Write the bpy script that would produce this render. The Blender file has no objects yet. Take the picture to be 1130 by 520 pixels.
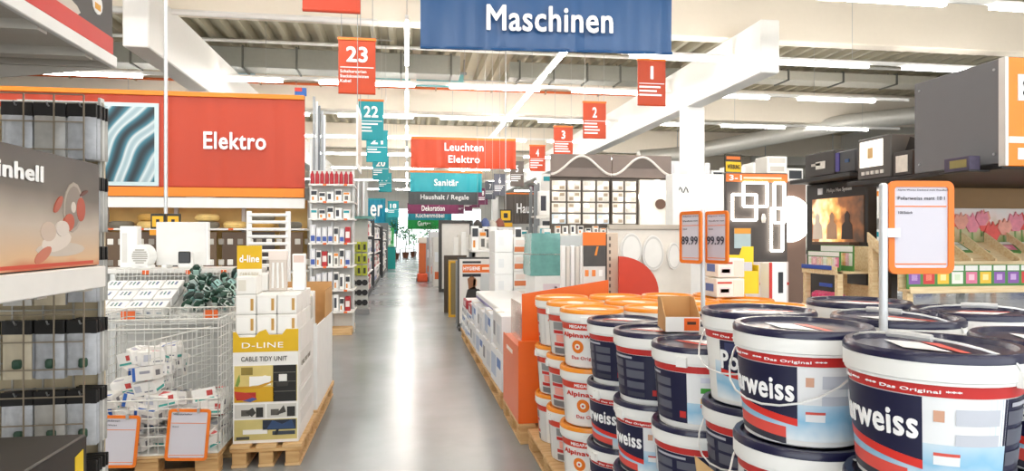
import bpy, math, random
from mathutils import Vector, Matrix
random.seed(7)
SC = bpy.context.scene
COL = SC.collection
PI = math.pi
R = math.radians
# ---------------------------------------------------------------- camera
FPX, HC, YAW, HOR = 740.0, 1.5, math.atan(116/740.0), 262.0
SA, CA = math.sin(YAW), math.cos(YAW)
cam = bpy.data.cameras.new('camera')
cam.sensor_fit = 'HORIZONTAL'; cam.sensor_width = 36.0; cam.lens = 36.0*FPX/1130.0
cam.shift_y = (HOR-260.0)/1130.0
cam.clip_end = 300; cam.clip_start = 0.05
camo = bpy.data.objects.new('camera', cam); COL.objects.link(camo)
camo.location = (0, 0, HC); camo.rotation_euler = (PI/2, 0, -YAW)
SC.camera = camo
# ---------------------------------------------------------------- world: daylight that reaches the hall through its glazed front and end
w = bpy.data.worlds.new('world'); SC.world = w; w.use_nodes = True
bg = w.node_tree.nodes['Background']; bg.inputs[0].default_value = (0.93, 0.97, 1.0, 1); bg.inputs[1].default_value = 1.35
# ---------------------------------------------------------------- exposure
SC.view_settings.view_transform = 'Standard'; SC.view_settings.look = 'None'
SC.view_settings.gamma = 1.0; SC.view_settings.use_curve_mapping = False
SC.view_settings.exposure = 1.08
LAMP_W = 62.0        # watts per metre of strip light

# ---------------------------------------------------------------- pixel -> world
def ray(px):
    u = (px-565.0)/FPX
    return SA+u*CA, CA-u*SA
def at_z(px, py, z):
    d = FPX*(z-HC)/(HOR-py); a, b = ray(px); return Vector((a*d, b*d, z))
def at_Y(px, py, Y):
    a, b = ray(px); d = Y/b; return Vector((a*d, Y, HC+d*(HOR-py)/FPX))
def at_X(px, py, X):
    a, b = ray(px); d = X/a; return Vector((X, b*d, HC+d*(HOR-py)/FPX))
# ---------------------------------------------------------------- materials
def lin(c):
    c = c.lstrip('#'); v = [int(c[i:i+2], 16)/255 for i in (0, 2, 4)]
    return tuple(((x+0.055)/1.055)**2.4 if x > 0.04045 else x/12.92 for x in v)+(1.0,)
MATS = {}
def M(hexc, rough=0.5, metal=0.0, emit=0.0, var=0.06, scale=9.0, alpha=1.0, coat=0.0, trans=0.0):
    key = (hexc, rough, metal, emit, var, scale, alpha, coat, trans)
    if key in MATS: return MATS[key]
    m = bpy.data.materials.new('paint_'+hexc.lstrip('#')); m.use_nodes = True
    nt = m.node_tree; b = nt.nodes['Principled BSDF']; c = lin(hexc)
    b.inputs['Roughness'].default_value = rough; b.inputs['Metallic'].default_value = metal
    if var > 0:
        tc = nt.nodes.new('ShaderNodeTexCoord'); n = nt.nodes.new('ShaderNodeTexNoise'); n.inputs['Scale'].default_value = scale
        n.inputs['Detail'].default_value = 3
        mx = nt.nodes.new('ShaderNodeMix'); mx.data_type = 'RGBA'
        mx.inputs[6].default_value = tuple(x*(1-var) for x in c[:3])+(1,); mx.inputs[7].default_value = tuple(min(1, x*(1+var)) for x in c[:3])+(1,)
        nt.links.new(tc.outputs['Object'], n.inputs['Vector']); nt.links.new(n.outputs['Fac'], mx.inputs[0]); nt.links.new(mx.outputs[2], b.inputs['Base Color'])
    else: b.inputs['Base Color'].default_value = c
    if emit: b.inputs['Emission Color'].default_value = c; b.inputs['Emission Strength'].default_value = emit
    if alpha < 1: b.inputs['Alpha'].default_value = alpha
    if coat: b.inputs['Coat Weight'].default_value = coat; b.inputs['Coat Roughness'].default_value = 0.08
    if trans: b.inputs['Transmission Weight'].default_value = trans
    MATS[key] = m; return m
def nodes_mat(name):
    m = bpy.data.materials.new(name); m.use_nodes = True
    return m, m.node_tree, m.node_tree.nodes['Principled BSDF']
def wood(name, c1, c2, sc=6.0):
    m, nt, b = nodes_mat(name)
    tc = nt.nodes.new('ShaderNodeTexCoord'); mp = nt.nodes.new('ShaderNodeMapping'); mp.inputs['Scale'].default_value = (sc*.25, sc*3, sc*3)
    n = nt.nodes.new('ShaderNodeTexNoise'); n.inputs['Scale'].default_value = 3; n.inputs['Detail'].default_value = 5
    rp = nt.nodes.new('ShaderNodeValToRGB'); rp.color_ramp.elements[0].color = lin(c1); rp.color_ramp.elements[1].color = lin(c2)
    rp.color_ramp.elements[0].position = .3; rp.color_ramp.elements[1].position = .7
    for a, o in ((tc.outputs['Object'], mp.inputs[0]), (mp.outputs[0], n.inputs['Vector']), (n.outputs['Fac'], rp.inputs[0]), (rp.outputs[0], b.inputs['Base Color'])): nt.links.new(a, o)
    b.inputs['Roughness'].default_value = .7; return m
def gradient(name, stops, axis='Z', lo=0.0, hi=1.0, noise=0.0, nscale=6.0, rough=.45):
    """colour printed along one object axis, with a noise wobble"""
    m, nt, b = nodes_mat(name)
    tc = nt.nodes.new('ShaderNodeTexCoord'); sp = nt.nodes.new('ShaderNodeSeparateXYZ'); nt.links.new(tc.outputs['Object'], sp.inputs[0])
    mr = nt.nodes.new('ShaderNodeMapRange'); mr.inputs[1].default_value = lo; mr.inputs[2].default_value = hi; nt.links.new(sp.outputs[axis], mr.inputs[0])
    src = mr.outputs[0]
    if noise:
        n = nt.nodes.new('ShaderNodeTexNoise'); n.inputs['Scale'].default_value = nscale; n.inputs['Detail'].default_value = 2; nt.links.new(tc.outputs['Object'], n.inputs['Vector'])
        ma = nt.nodes.new('ShaderNodeMath'); ma.operation = 'MULTIPLY_ADD'; ma.inputs[1].default_value = noise; nt.links.new(n.outputs['Fac'], ma.inputs[0]); nt.links.new(src, ma.inputs[2])
        mb_ = nt.nodes.new('ShaderNodeMath'); mb_.operation = 'SUBTRACT'; mb_.inputs[1].default_value = noise*.5; nt.links.new(ma.outputs[0], mb_.inputs[0]); src = mb_.outputs[0]
    rp = nt.nodes.new('ShaderNodeValToRGB'); els = rp.color_ramp.elements
    while len(els) < len(stops): els.new(0.5)
    for e, (p, c) in zip(els, stops): e.position = p; e.color = lin(c)
    nt.links.new(src, rp.inputs[0]); nt.links.new(rp.outputs[0], b.inputs['Base Color']); b.inputs['Roughness'].default_value = rough
    return m
# ---------------------------------------------------------------- mesh builder
class MB:
    def __init__(s): s.v = []; s.f = []; s.m = []; s.mats = []
    def mi(s, mat):
        if mat not in s.mats: s.mats.append(mat)
        return s.mats.index(mat)
    def add(s, vs, fs, mat):
        o = len(s.v); k = s.mi(mat); s.v += [tuple(v) for v in vs]
        for f in fs: s.f.append(tuple(i+o for i in f)); s.m.append(k)
        return s
    def box(s, x0, x1, y0, y1, z0, z1, mat):
        vs = [(x, y, z) for z in (z0, z1) for y in (y0, y1) for x in (x0, x1)]
        return s.add(vs, [(0, 2, 3, 1), (4, 5, 7, 6), (0, 1, 5, 4), (2, 6, 7, 3), (0, 4, 6, 2), (1, 3, 7, 5)], mat)
    def bbox(s, x0, x1, y0, y1, z0, z1, mat, b=0.004):
        """box with chamfered edges"""
        X, Y, Z = (x0, x1), (y0, y1), (z0, z1); vs = []; idx = {}
        for i in (0, 1):
            for j in (0, 1):
                for k in (0, 1):
                    bx = X[i]+(b if i == 0 else -b); by = Y[j]+(b if j == 0 else -b); bz = Z[k]+(b if k == 0 else -b)
                    for ax, p in (('x', (X[i], by, bz)), ('y', (bx, Y[j], bz)), ('z', (bx, by, Z[k]))):
                        idx[(i, j, k, ax)] = len(vs); vs.append(p)
        g = lambda *a: idx[a]; fs = []
        for i in (0, 1):
            q = [g(i, 0, 0, 'x'), g(i, 1, 0, 'x'), g(i, 1, 1, 'x'), g(i, 0, 1, 'x')]; fs.append(q if i else q[::-1])
            q = [g(0, i, 0, 'y'), g(1, i, 0, 'y'), g(1, i, 1, 'y'), g(0, i, 1, 'y')]; fs.append(q[::-1] if i else q)
            q = [g(0, 0, i, 'z'), g(1, 0, i, 'z'), g(1, 1, i, 'z'), g(0, 1, i, 'z')]; fs.append(q if i else q[::-1])
        for i in (0, 1):
            for j in (0, 1):
                fs.append([g(i, j, 0, 'x'), g(i, j, 1, 'x'), g(i, j, 1, 'y'), g(i, j, 0, 'y')])
                fs.append([g(i, 0, j, 'x'), g(i, 1, j, 'x'), g(i, 1, j, 'z'), g(i, 0, j, 'z')])
                fs.append([g(0, i, j, 'y'), g(1, i, j, 'y'), g(1, i, j, 'z'), g(0, i, j, 'z')])
                for k in (0, 1): fs.append([g(i, j, k, 'x'), g(i, j, k, 'y'), g(i, j, k, 'z')])
        return s.add(vs, fs, mat)
    def quad(s, a, b, c, d, mat): return s.add([a, b, c, d], [(0, 1, 2, 3)], mat)
    def tube(s, pts, r, mat, n=6, close=False):
        pts = [Vector(p) for p in pts]; vs = []; fs = []; N = len(pts)
        for i, p in enumerate(pts):
            if close: t = pts[(i+1) % N]-pts[i-1]
            else: t = pts[min(i+1, N-1)]-pts[max(i-1, 0)]
            t.normalize(); up = Vector((0, 0, 1)) if abs(t.z) < .95 else Vector((1, 0, 0))
            a = t.cross(up).normalized(); b = t.cross(a)
            for k in range(n):
                an = 2*PI*k/n; vs.append(p+a*r*math.cos(an)+b*r*math.sin(an))
        for i in range(N if close else N-1):
            for k in range(n):
                i2 = (i+1) % N; fs.append((i*n+k, i*n+(k+1) % n, i2*n+(k+1) % n, i2*n+k))
        if not close: fs += [tuple(range(n))[::-1], tuple((N-1)*n+k for k in range(n))]
        return s.add(vs, fs, mat)
    def lathe(s, prof, mat, n=28, sx=1.0, sy=1.0, c=(0, 0)):
        vs = []; fs = []
        for r, z in prof:
            for k in range(n):
                a = 2*PI*k/n; vs.append((c[0]+r*sx*math.cos(a), c[1]+r*sy*math.sin(a), z))
        for i in range(len(prof)-1):
            for k in range(n): fs.append((i*n+k, i*n+(k+1) % n, (i+1)*n+(k+1) % n, (i+1)*n+k))
        fs.append(tuple(range(n))[::-1]); fs.append(tuple((len(prof)-1)*n+k for k in range(n)))
        return s.add(vs, fs, mat)
    def prism(s, poly, y0, y1, mat):
        """polygon in x,z extruded along y"""
        n = len(poly); vs = [(x, y0, z) for x, z in poly]+[(x, y1, z) for x, z in poly]
        fs = [tuple(range(n)), tuple(range(n, 2*n))[::-1]]+[(i, i+n, (i+1) % n+n, (i+1) % n) for i in range(n)]
        return s.add(vs, fs, mat)
    def xprism(s, poly, x0, x1, mat):
        """polygon in y,z extruded along x"""
        n = len(poly); vs = [(x0, y, z) for y, z in poly]+[(x1, y, z) for y, z in poly]
        fs = [tuple(range(n)), tuple(range(n, 2*n))[::-1]]+[(i, i+n, (i+1) % n+n, (i+1) % n) for i in range(n)]
        return s.add(vs, fs, mat)
    def mesh(s, name='mesh', smooth=True):
        me = bpy.data.meshes.new(name); me.from_pydata(s.v, [], s.f)
        for m in s.mats: me.materials.append(m)
        me.polygons.foreach_set('material_index', s.m)
        if smooth:
            me.polygons.foreach_set('use_smooth', [True]*len(s.f)); me.set_sharp_from_angle(angle=R(38))
        me.update(); return me
# ---------------------------------------------------------------- objects
def obj(name, me, parent=None, loc=(0, 0, 0), rz=0.0, scale=None, rot=None):
    if isinstance(me, MB): me = me.mesh(name)
    o = bpy.data.objects.new(name, me); COL.objects.link(o)
    o.location = loc; o.rotation_euler = rot if rot else (0, 0, rz)
    if scale: o.scale = scale
    if parent: o.parent = parent
    return o
def tag(o, label, cat, group=None, kind=None):
    if label: o['label'] = label
    if cat: o['category'] = cat
    if group: o['group'] = group
    if kind: o['kind'] = kind
    return o
def thing(name, label, cat, loc=(0, 0, 0), rz=0.0, group=None):
    o = bpy.data.objects.new(name, None); COL.objects.link(o); o.empty_display_size = .1
    o.location = loc; o.rotation_euler = (0, 0, rz); return tag(o, label, cat, group)
def struct(name, me, **k):
    o = obj(name, me, **k); o['kind'] = 'structure'; return o
ORD = ['first', 'second', 'third', 'fourth', 'fifth', 'sixth', 'seventh', 'eighth', 'ninth', 'tenth', 'eleventh', 'twelfth', 'thirteenth', 'fourteenth', 'fifteenth', 'sixteenth', 'seventeenth', 'eighteenth', 'nineteenth', 'twentieth', 'twenty-first', 'twenty-second', 'twenty-third', 'twenty-fourth', 'twenty-fifth', 'twenty-sixth', 'twenty-seventh', 'twenty-eighth', 'twenty-ninth', 'thirtieth']+['thirty-'+q for q in ('first', 'second', 'third', 'fourth', 'fifth', 'sixth', 'seventh', 'eighth', 'ninth')]+['fortieth']+['forty-'+q for q in ('first', 'second', 'third', 'fourth', 'fifth')]
# ---------------------------------------------------------------- lettering
TXT = {}
def text_mesh(body, mat, bold=0.012, extrude=0.004, width=1.0):
    """mesh of a line of type, x centred, standing in the x,z plane and read from -y; cap height about 0.7 -> scaled to 1"""
    key = (body, mat.name, bold, extrude, width)
    if key in TXT: return TXT[key]
    cu = bpy.data.curves.new('type', 'FONT'); cu.body = body; cu.align_x = 'CENTER'; cu.align_y = 'CENTER'; cu.extrude = extrude; cu.resolution_u = 3; cu.space_character = 1.06; cu.space_line = .9
    t = bpy.data.objects.new('type', cu); COL.objects.link(t)
    dg = bpy.context.evaluated_depsgraph_get(); dg.update()
    me = bpy.data.meshes.new_from_object(t.evaluated_get(dg)); bpy.data.objects.remove(t); bpy.data.curves.remove(cu)
    if bold > 0:                                    # heavier type: the letters laid over themselves, slightly shifted
        V = [v.co.copy() for v in me.vertices]; Fc = [tuple(p.vertices) for p in me.polygons]; n = len(V); vs, fs = [], []
        for k, (sx, sy) in enumerate(((0, 0), (-1, 0), (1, 0), (-.5, .8), (.5, -.8), (.5, .8), (-.5, -.8))):
            vs += [(v.x+sx*bold, v.y+sy*bold, v.z+.0025*k) for v in V]; fs += [tuple(i+n*k for i in f) for f in Fc]
        me = bpy.data.meshes.new('type'); me.from_pydata(vs, [], fs)
    xs = [v.co.x for v in me.vertices]; ys = [v.co.y for v in me.vertices]
    cx, cy, hw, hh = (min(xs)+max(xs))/2, (min(ys)+max(ys))/2, max(xs)-min(xs), max(ys)-min(ys)
    for v in me.vertices: v.co = Vector(((v.co.x-cx)/hw, -v.co.z, (v.co.y-cy)/hh))
    me.materials.clear(); me.materials.append(mat); me.update()
    TXT[key] = me; return me
def letters(body, mat, parent, c, wd, ht, bold=0.012, name='lettering', rz=0.0, rot=None):
    """lettering wd x ht metres, centred on c"""
    return obj(name, text_mesh(body, mat, bold), parent, c, rz, (wd, min(1.0, ht*2.5), ht), rot)
WHITE = M('#f4f4f2', .5); PAPER = M('#d3d0da', .6, var=.02); INK = M('#2b2b33', .6, var=0)
ORANGE = M('#ee7a1c', .45); SIGNRED = M('#d94a26', .5); TYPEW = M('#ffffff', .5, var=0)
METAL = M('#b9bbbd', .35, .7); STEELW = M('#d9dad8', .45, .2); DARK = M('#26262a', .5); GREY = M('#8b8d90', .5)
# ================================================================ THE HALL
m_floor, nt, b = nodes_mat('polished_concrete')
tc = nt.nodes.new('ShaderNodeTexCoord'); n1 = nt.nodes.new('ShaderNodeTexNoise'); n1.inputs['Scale'].default_value = .55; n1.inputs['Detail'].default_value = 6; n1.inputs['Roughness'].default_value = .6
rp = nt.nodes.new('ShaderNodeValToRGB'); rp.color_ramp.elements[0].position = .3; rp.color_ramp.elements[1].position = .72
rp.color_ramp.elements[0].color = lin('#868b8f'); rp.color_ramp.elements[1].color = lin('#a0a5a8')
n2 = nt.nodes.new('ShaderNodeTexNoise'); n2.inputs['Scale'].default_value = 60; n2.inputs['Detail'].default_value = 2
mr = nt.nodes.new('ShaderNodeMapRange'); mr.inputs[3].default_value = .16; mr.inputs[4].default_value = .30
nt.links.new(tc.outputs['Object'], n1.inputs['Vector']); nt.links.new(n1.outputs['Fac'], rp.inputs[0]); nt.links.new(rp.outputs[0], b.inputs['Base Color'])
nt.links.new(tc.outputs['Object'], n2.inputs['Vector']); nt.links.new(n1.outputs['Fac'], mr.inputs[0]); nt.links.new(mr.outputs[0], b.inputs['Roughness'])
b.inputs['Specular IOR Level'].default_value = .7
XL, XR, YN, YF, ZR = -16.0, 24.0, -9.0, 64.0, 7.2
struct('floor', MB().box(XL, XR, YN, YF+6, -.1, 0, m_floor))
WALLM = M('#d9d8d4', .7); BEAM = M('#ece2d2', .55, var=.02); BEAMW = M('#f3f2ee', .5, var=.02)
struct('wall_left', MB().box(XL-.2, XL, YN, YF, 0, 7.6, WALLM))
struct('wall_right', MB().box(XR, XR+.2, YN, YF, 0, 7.6, WALLM))
# far wall: glazed garden-centre opening in the middle
fw = MB(); fw.box(XL, -3.2, YF, YF+.2, 0, 7.6, WALLM); fw.box(7, XR, YF, YF+.2, 0, 7.6, WALLM); fw.box(-3.2, 7, YF, YF+.2, 4.2, 7.6, WALLM)
struct('wall_far', fw)
wf = bpy.data.objects.new('window_1', None); COL.objects.link(wf); wf.location = (0, YF, 0); wf['kind'] = 'structure'
for i in range(6):
    x = -3.2+i*1.7; obj('pane', MB().box(x+.05, x+1.65, .09, .10, .1, 4.15, M('#eef6f4', .05, var=0, trans=1.0)), wf)
    obj('mullion', MB().box(x-.03, x+.05, .04, .16, 0, 4.2, WHITE), wf)
# ribbed steel roof deck, ribs along the aisle
deck = MB(); DK = M('#b3ab94', .5, .1); x = XL
while x < XR:
    p = .5; pts = [(x, ZR), (x+.13, ZR), (x+.20, ZR+.20), (x+.43, ZR+.20), (x+.5, ZR)]
    for (xa, za), (xb, zb) in zip(pts, pts[1:]): deck.quad((xa, YN, za), (xa, YF, za), (xb, YF, zb), (xb, YN, zb), DK)
    x += p
struct('ceiling', deck)
# concrete transverse beams and the two girders that carry them
BY = [4.4, 14.4, 24.4, 34.4, 44.4, 54.4]
for i, y in enumerate(BY):
    struct('trim_%d' % (i+1), MB().bbox(XL, XR, y-.2, y+.2, 6.0, ZR, BEAM, .02))
for i, (xa, xb) in enumerate(((-5.0, -4.56), (7.2, 7.62))):
    struct('trim_%d' % (i+11), MB().bbox(xa, xb, 12.85, YF-.01, 4.9, 6.0, BEAMW, .02))
    for k, y in enumerate((16.45, 36.45, 56.45)):
        struct('trim_%d' % (21+i*3+k), MB().bbox(xa-.04, xb+.04, y, y+.5, 0, 4.9, M('#f6f5f2', .45, var=.02), .03))
# ---------------------------------------------------------------- services under the roof
def flanged_duct(label, y, z0, z1, x0, x1, dy=.8, mat=None, step=1.5):
    t = thing('air_duct', label, 'duct', (0, y, z0)); mat = mat or M('#a3a49c', .4, .45)
    obj('duct_body', MB().bbox(x0, x1, 0, dy, 0, z1-z0, mat, .02), t)
    k = x0+.3
    while k < x1:
        obj('flange', MB().box(k, k+.05, -.04, dy+.04, -.04, z1-z0+.04, M('#6d6e68', .5, .3)), t)
        obj('hanger', MB().box(k+.01, k+.03, dy*.5-.01, dy*.5+.01, z1-z0, ZR-z0, M('#6d6e68', .5, .3)), t); k += step
    return t
flanged_duct('grey flanged air duct under the ribbed roof, left of the blue banner', 20.3, 6.42, 7.0, -12.5, 1.6)
flanged_duct('shorter grey air duct with angular flanges above the red number one sign', 20.9, 6.55, 7.05, 3.2, 9.0, .7, None, 1.1)
flanged_duct('pale flat air duct running under the roof at the upper right', 20.6, 6.75, 7.05, 10.2, 22, .8, M('#d8d4c6', .5, .1), 2.0)
t = thing('window_band', 'teal tinted strip of glazing hung beside the grey duct', 'glazing', (0, 21.5, 6.3))
for k, (xa, xb) in enumerate(((-6.2, -4.6), (-1.6, .1), (.3, 1.8))): obj('pane', MB().box(xa, xb, 0, .04, 0, .42, M('#7fb9bb' if k else '#b9d3dc', .2)), t)
obj('frame', MB().box(-6.3, 1.9, .0, .06, .42, .5, GREY), t)
for xx in (-6.2, 1.8): obj('hanger', MB().box(xx, xx+.03, .0, .04, .5, .9, GREY), t)
t = thing('service_pipe', 'orange pipe clipped along the face of the second beige beam', 'pipe', (0, 24.1, 6.82))
obj('pipe', MB().tube([(-14, 0, 0), (10.6, 0, 0)], .045, M('#d9672c', .5)), t)
for k in range(12): obj('clip', MB().box(-13+k*2, -12.95+k*2, -.05, .1, -.07, .07, M('#b5a088', .6)), t)
for nm, y, z, x0, x1, r, lab in (('rail', 20.0, 7.08, -12, 20, .05, 'thin white rail crossing just below the roof ribs'),
        ('conduit', 14.05, 5.93, -9, -.6, .06, 'white conduit along the lower edge of the first beam at left')):
    tag(obj(nm, MB().tube([(x0, y, z), (x1, y, z)], r, BEAMW)), lab, 'rail')
t = thing('round_duct', 'fat white round air duct slanting under the roof behind the shelf signs', 'duct', (0, 0, 0))
obj('duct_body', MB().tube([(9.8, 27.5, 4.9), (11.5, 27.4, 5.05), (17, 24, 6.0), (21, 22, 6.3)], .33, M('#dcdad2', .4, .2), 14), t)
for p in ((11.5, 27.4, 5.05), (15.6, 24.85, 5.75)): obj('hanger', MB().tube([p, (p[0], p[1], ZR)], .02, METAL), t)
t = thing('round_duct', 'grey round air duct with dark mouth under the far roof bay at right', 'duct', (0, 0, 0))
obj('duct_body', MB().tube([(16, 30.2, 4.6), (22, 28.6, 4.6)], .35, M('#a5a39b', .4, .3), 14), t)
for p in ((17, 29.93, 4.9), (20, 29.13, 4.9)): obj('hanger', MB().tube([p, (p[0], p[1], ZR)], .02, METAL), t)
# ---------------------------------------------------------------- strip lights: every tube its own part
TUBE = M('#fffaf4', .4, 0, 17.0, 0)
def light_row(label, y, z, x0, x1, seg=2.4, gap=.9, alongY=None):
    t = thing('strip_light', label, 'ceiling light', (0, 0, z), group='strip lights under the hall roof')
    a, e = x0, x1
    if alongY is None: obj('rail', MB().box(a, e, y-.035, y+.035, .03, .11, BEAMW), t)
    else: obj('rail', MB().box(alongY-.035, alongY+.035, a, e, .03, .11, BEAMW), t)
    k = a+.2; key = (seg, alongY is None); me = None
    while k+seg <= e:
        if me is None:
            me = (MB().box(0, seg, -.045, .045, -.04, .03, TUBE) if alongY is None else MB().box(-.045, .045, 0, seg, -.04, .03, TUBE)).mesh('tube')
        obj('tube', me, t, (k, y, 0) if alongY is None else (alongY, k, 0)); k += seg+gap
    k = a+.5
    while k < e:
        p = (k, y) if alongY is None else (alongY, k)
        obj('wire', MB().tube([(p[0], p[1], .1), (p[0], p[1], ZR-z)], .006, METAL, 4), t); k += 5.0
light_row('long strip light crossing in front of the first beam at upper right', 14.0, 5.45, 4.6, 20)
light_row('strip light row crossing below the second beam', 17.6, 5.45, -9, 14.5)
light_row('strip light row under the duct band, third from the front', 22.3, 5.45, -9, 18)
for i, y in enumerate((27.0, 32.5, 39.0, 47.0, 56.0)):
    light_row('distant strip light row, %s beyond the orange pipe' % ORD[i], y, 5.45, -11, 9 if i == 0 else (15 if i == 1 else 19))
for i, y in enumerate((10.2, 6.6, 3.0, -.6, -4.4)):
    light_row('strip light row overhead on the near side of the first beam, %s towards the entrance' % ORD[i], y, 5.5, -10, 16)
light_row('strip light row running down the middle of the aisle', 0, 5.62, 12.9, 62, 3.0, 3.1, 0.0)
light_row('diagonal-looking strip light row running away beside the blue banner', 0, 5.62, 12.9, 60, 3.2, .3, 3.45)
# ================================================================ HANGING SIGNS
def hang(name, label, cat, px, py0, py1, wpx, wd, face, strip, group=None, rz=0.0, stripw=.045, hem=True, folds=0):
    """sign of real width wd metres whose image is wpx wide; returns thing, width, height (origin bottom centre)"""
    d = FPX*wd/wpx; a, bb = ray(px); Y = d*bb
    top = HC+d*(HOR-py0)/FPX; bot = HC+d*(HOR-py1)/FPX; h = top-bot
    t = thing(name, label, cat, (a*d, Y, bot), rz, group)
    mb = MB()
    if folds:
        n = 48; vs = []; fs = []
        for i in range(n+1):
            x = -wd/2+wd*i/n; y = .03*math.sin(i*folds)*math.sin(i*.37)+.008*math.sin(i*1.9)
            vs += [(x, y, 0), (x, y*1.3, h*.08), (x, y, h*.5), (x, y*.3, h-stripw)]
        for i in range(n):
            for k in range(3): fs.append((i*4+k, i*4+4+k, i*4+5+k, i*4+1+k))
        mb.add(vs, fs, face); mb.add([(x, y+.012, z) for x, y, z in vs], [f[::-1] for f in fs], face)
    else: mb.bbox(-wd/2, wd/2, -.012, .012, 0, h-stripw, face, .003)
    obj('panel', mb, t)
    if strip: obj('top_strip', MB().bbox(-wd/2-.01, wd/2+.01, -.03, .03, h-stripw, h, strip, .003), t)
    if hem: obj('hem', MB().tube([(-wd/2, 0, .02), (wd/2, 0, .02)], .022, face, 8), t)
    for sx in (-.42, .42): obj('cable', MB().tube([(sx*wd, 0, h), (sx*wd, 0, ZR-bot-.03)], .005, METAL, 4), t)
    obj('hanger_bar', MB().box(-max(wd*.5, .42), max(wd*.5, .42), -.02, .02, ZR-bot-.032, ZR-bot-.001, METAL), t)
    return t, wd, h
def num_sign(n, px, py0, py1, wpx, face, rows, label, listing=None, strip=ORANGE, wd=.6):
    t, wd, h = hang('aisle_sign', label, 'sign', px, py0, py1, wpx, wd, face, strip, 'numbered aisle signs')
    if n: letters(n, TYPEW, t, (0, -.02, h*.70), wd*(.2 if len(n) == 1 else .58)*(1 if n != '1' else .55), h*.28, .03, 'number')
    obj('rule', MB().box(-wd*.45, wd*.45, -.018, -.012, h*.465, h*.48, TYPEW), t)
    for i, r in enumerate(rows):
        z = h*(.40-.085*i)
        if listing: letters(listing[i], TYPEW, t, (-wd*.45+wd*.45*r, -.018, z), wd*.9*r, h*.055, .02, 'listing')
        else: obj('listing', MB().bbox(-wd*.45, -wd*.45+wd*.9*r, -.017, -.012, z-h*.02, z+h*.02, TYPEW, .002), t)
    return t
RED = M('#c4410f', .5, var=.04); TEAL = M('#0d9aa6', .5, var=.04); TAUPE = M('#6b625c', .5); SLATE = M('#5d5f6b', .5); PLUM = M('#6b2a4e', .5)
num_sign('', 366, -90, 14, 62, M('#c5401f', .5), [], 'red aisle sign cut by the top edge of the photo, left of centre')
num_sign('23', 394, 42, 104, 40, RED, (.78, .85, .32), 'red aisle sign numbered twenty-three on the left', ('Schalterserien', 'Steckdosenleisten', 'Kabel'))
num_sign('22', 409.5, 110, 155, 27, TEAL, (.8, .5, .55), 'teal aisle sign numbered twenty-two beside sign twenty-three')
num_sign('21', 416, 144, 179, 23, TEAL, (.5, .7), 'teal aisle sign partly hidden just below sign twenty-two', None, TEAL)
num_sign('20', 420, 172, 199, 17.5, TEAL, (.6, .6, .3), 'teal aisle sign hanging third in the teal row', None, TEAL)
num_sign('19', 425, 191, 212, 14, TEAL, (.6, .4), 'small teal aisle sign hanging fourth in the teal row', None, TEAL)
num_sign('18', 434, 222, 240, 12, TEAL, (.6, .6), 'small rounded-looking teal sign low beside the far aisle', None, TEAL, .55)
num_sign('1', 719, 65, 117, 32, RED, (.85, .7, .9), 'orange red aisle sign numbered one right of the blue banner')
num_sign('2', 656, 112, 153, 26, RED, (.62, .65, .75, .65), 'orange red aisle sign numbered two')
num_sign('3', 621.5, 139, 172, 21.5, RED, (.8, .75, .8, .9), 'orange red aisle sign numbered three')
num_sign('4', 593, 160, 189, 17.5, RED, (.9, .6, .85, .5), 'orange red aisle sign numbered four')
num_sign('5', 570.5, 178, 206, 15, TAUPE, (.8, .8, .6), 'taupe aisle sign numbered five half behind the orange banner', None, TAUPE)
num_sign('6', 551.5, 192, 216, 13, SLATE, (.8, .7, .6), 'slate grey aisle sign numbered six', None, SLATE)
num_sign('7', 541, 200, 220, 11.5, SLATE, (.8, .7), 'slate grey aisle sign numbered seven', None, SLATE)
num_sign('8', 533, 208, 226, 10.5, PLUM, (.7, .7), 'plum aisle sign numbered eight', None, PLUM)
num_sign('9', 525, 214, 229, 9, PLUM, (.7,), 'plum aisle sign numbered nine', None, PLUM)
num_sign('', 517, 219, 233, 8.5, PLUM, (.6,), 'tiny plum aisle sign left of sign nine', None, PLUM)
num_sign('', 508, 223, 236, 8, PLUM, (.6,), 'tiniest plum aisle sign farthest down the row', None, PLUM)
num_sign('', 588, 205, 216, 8, PLUM, (.6,), 'tiny plum sign right of sign five', None, PLUM)
# big cloth banners across the aisle
def banner(label, px, py0, py1, wpx, wd, mat, lines, strip=ORANGE, folds=1.3, rz=0.0, name='department_banner'):
    t, wd, h = hang(name, label, 'banner', px, py0, py1, wpx, wd, mat, strip, 'department banners', rz, .09 if strip else 0.02, True, folds)
    for txt, cx, cz, lw, lh in lines: letters(txt, TYPEW, t, (cx*wd, -.075, cz*h), lw*wd, lh*h, .022)
    return t
BLUE = M('#235488', .38, var=.08, scale=1.5)
banner('large blue cloth banner reading Maschinen at the top', 605, -29, 57, 280, 3.8, BLUE, [('Maschinen', .005, .395, .5, .33)], ORANGE, 1.15, R(-4.0))
banner('orange red cloth banner reading Leuchten Elektro', 512, 152, 186, 116, 3.8, M('#c93f0e', .45, var=.06, scale=1.5), [('Leuchten', -.0, .68, .37, .26), ('Elektro', .0, .29, .30, .24)])
banner('turquoise cloth banner reading Sanitär below the orange one', 492.5, 189, 212, 79, 3.8, M('#10a3b2', .4, var=.06, scale=1.5), [('Sanitär', 0, .45, .34, .32)])
banner('grey cloth banner reading Haushalt / Regale', 490, 211, 226, 78, 4.6, M('#56595c', .5), [('Haushalt / Regale', .01, .5, .68, .48)], None)
banner('plum cloth banner reading Dekoration', 478, 224, 236, 56, 3.7, M('#7a2a55', .5), [('Dekoration', .0, .5, .45, .5)], None)
banner('blue teal cloth banner reading Küchenmöbel', 474.5, 232.5, 243, 48, 3.5, M('#1a93a8', .5), [('Küchenmöbel', .0, .5, .65, .5)], None)
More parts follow.
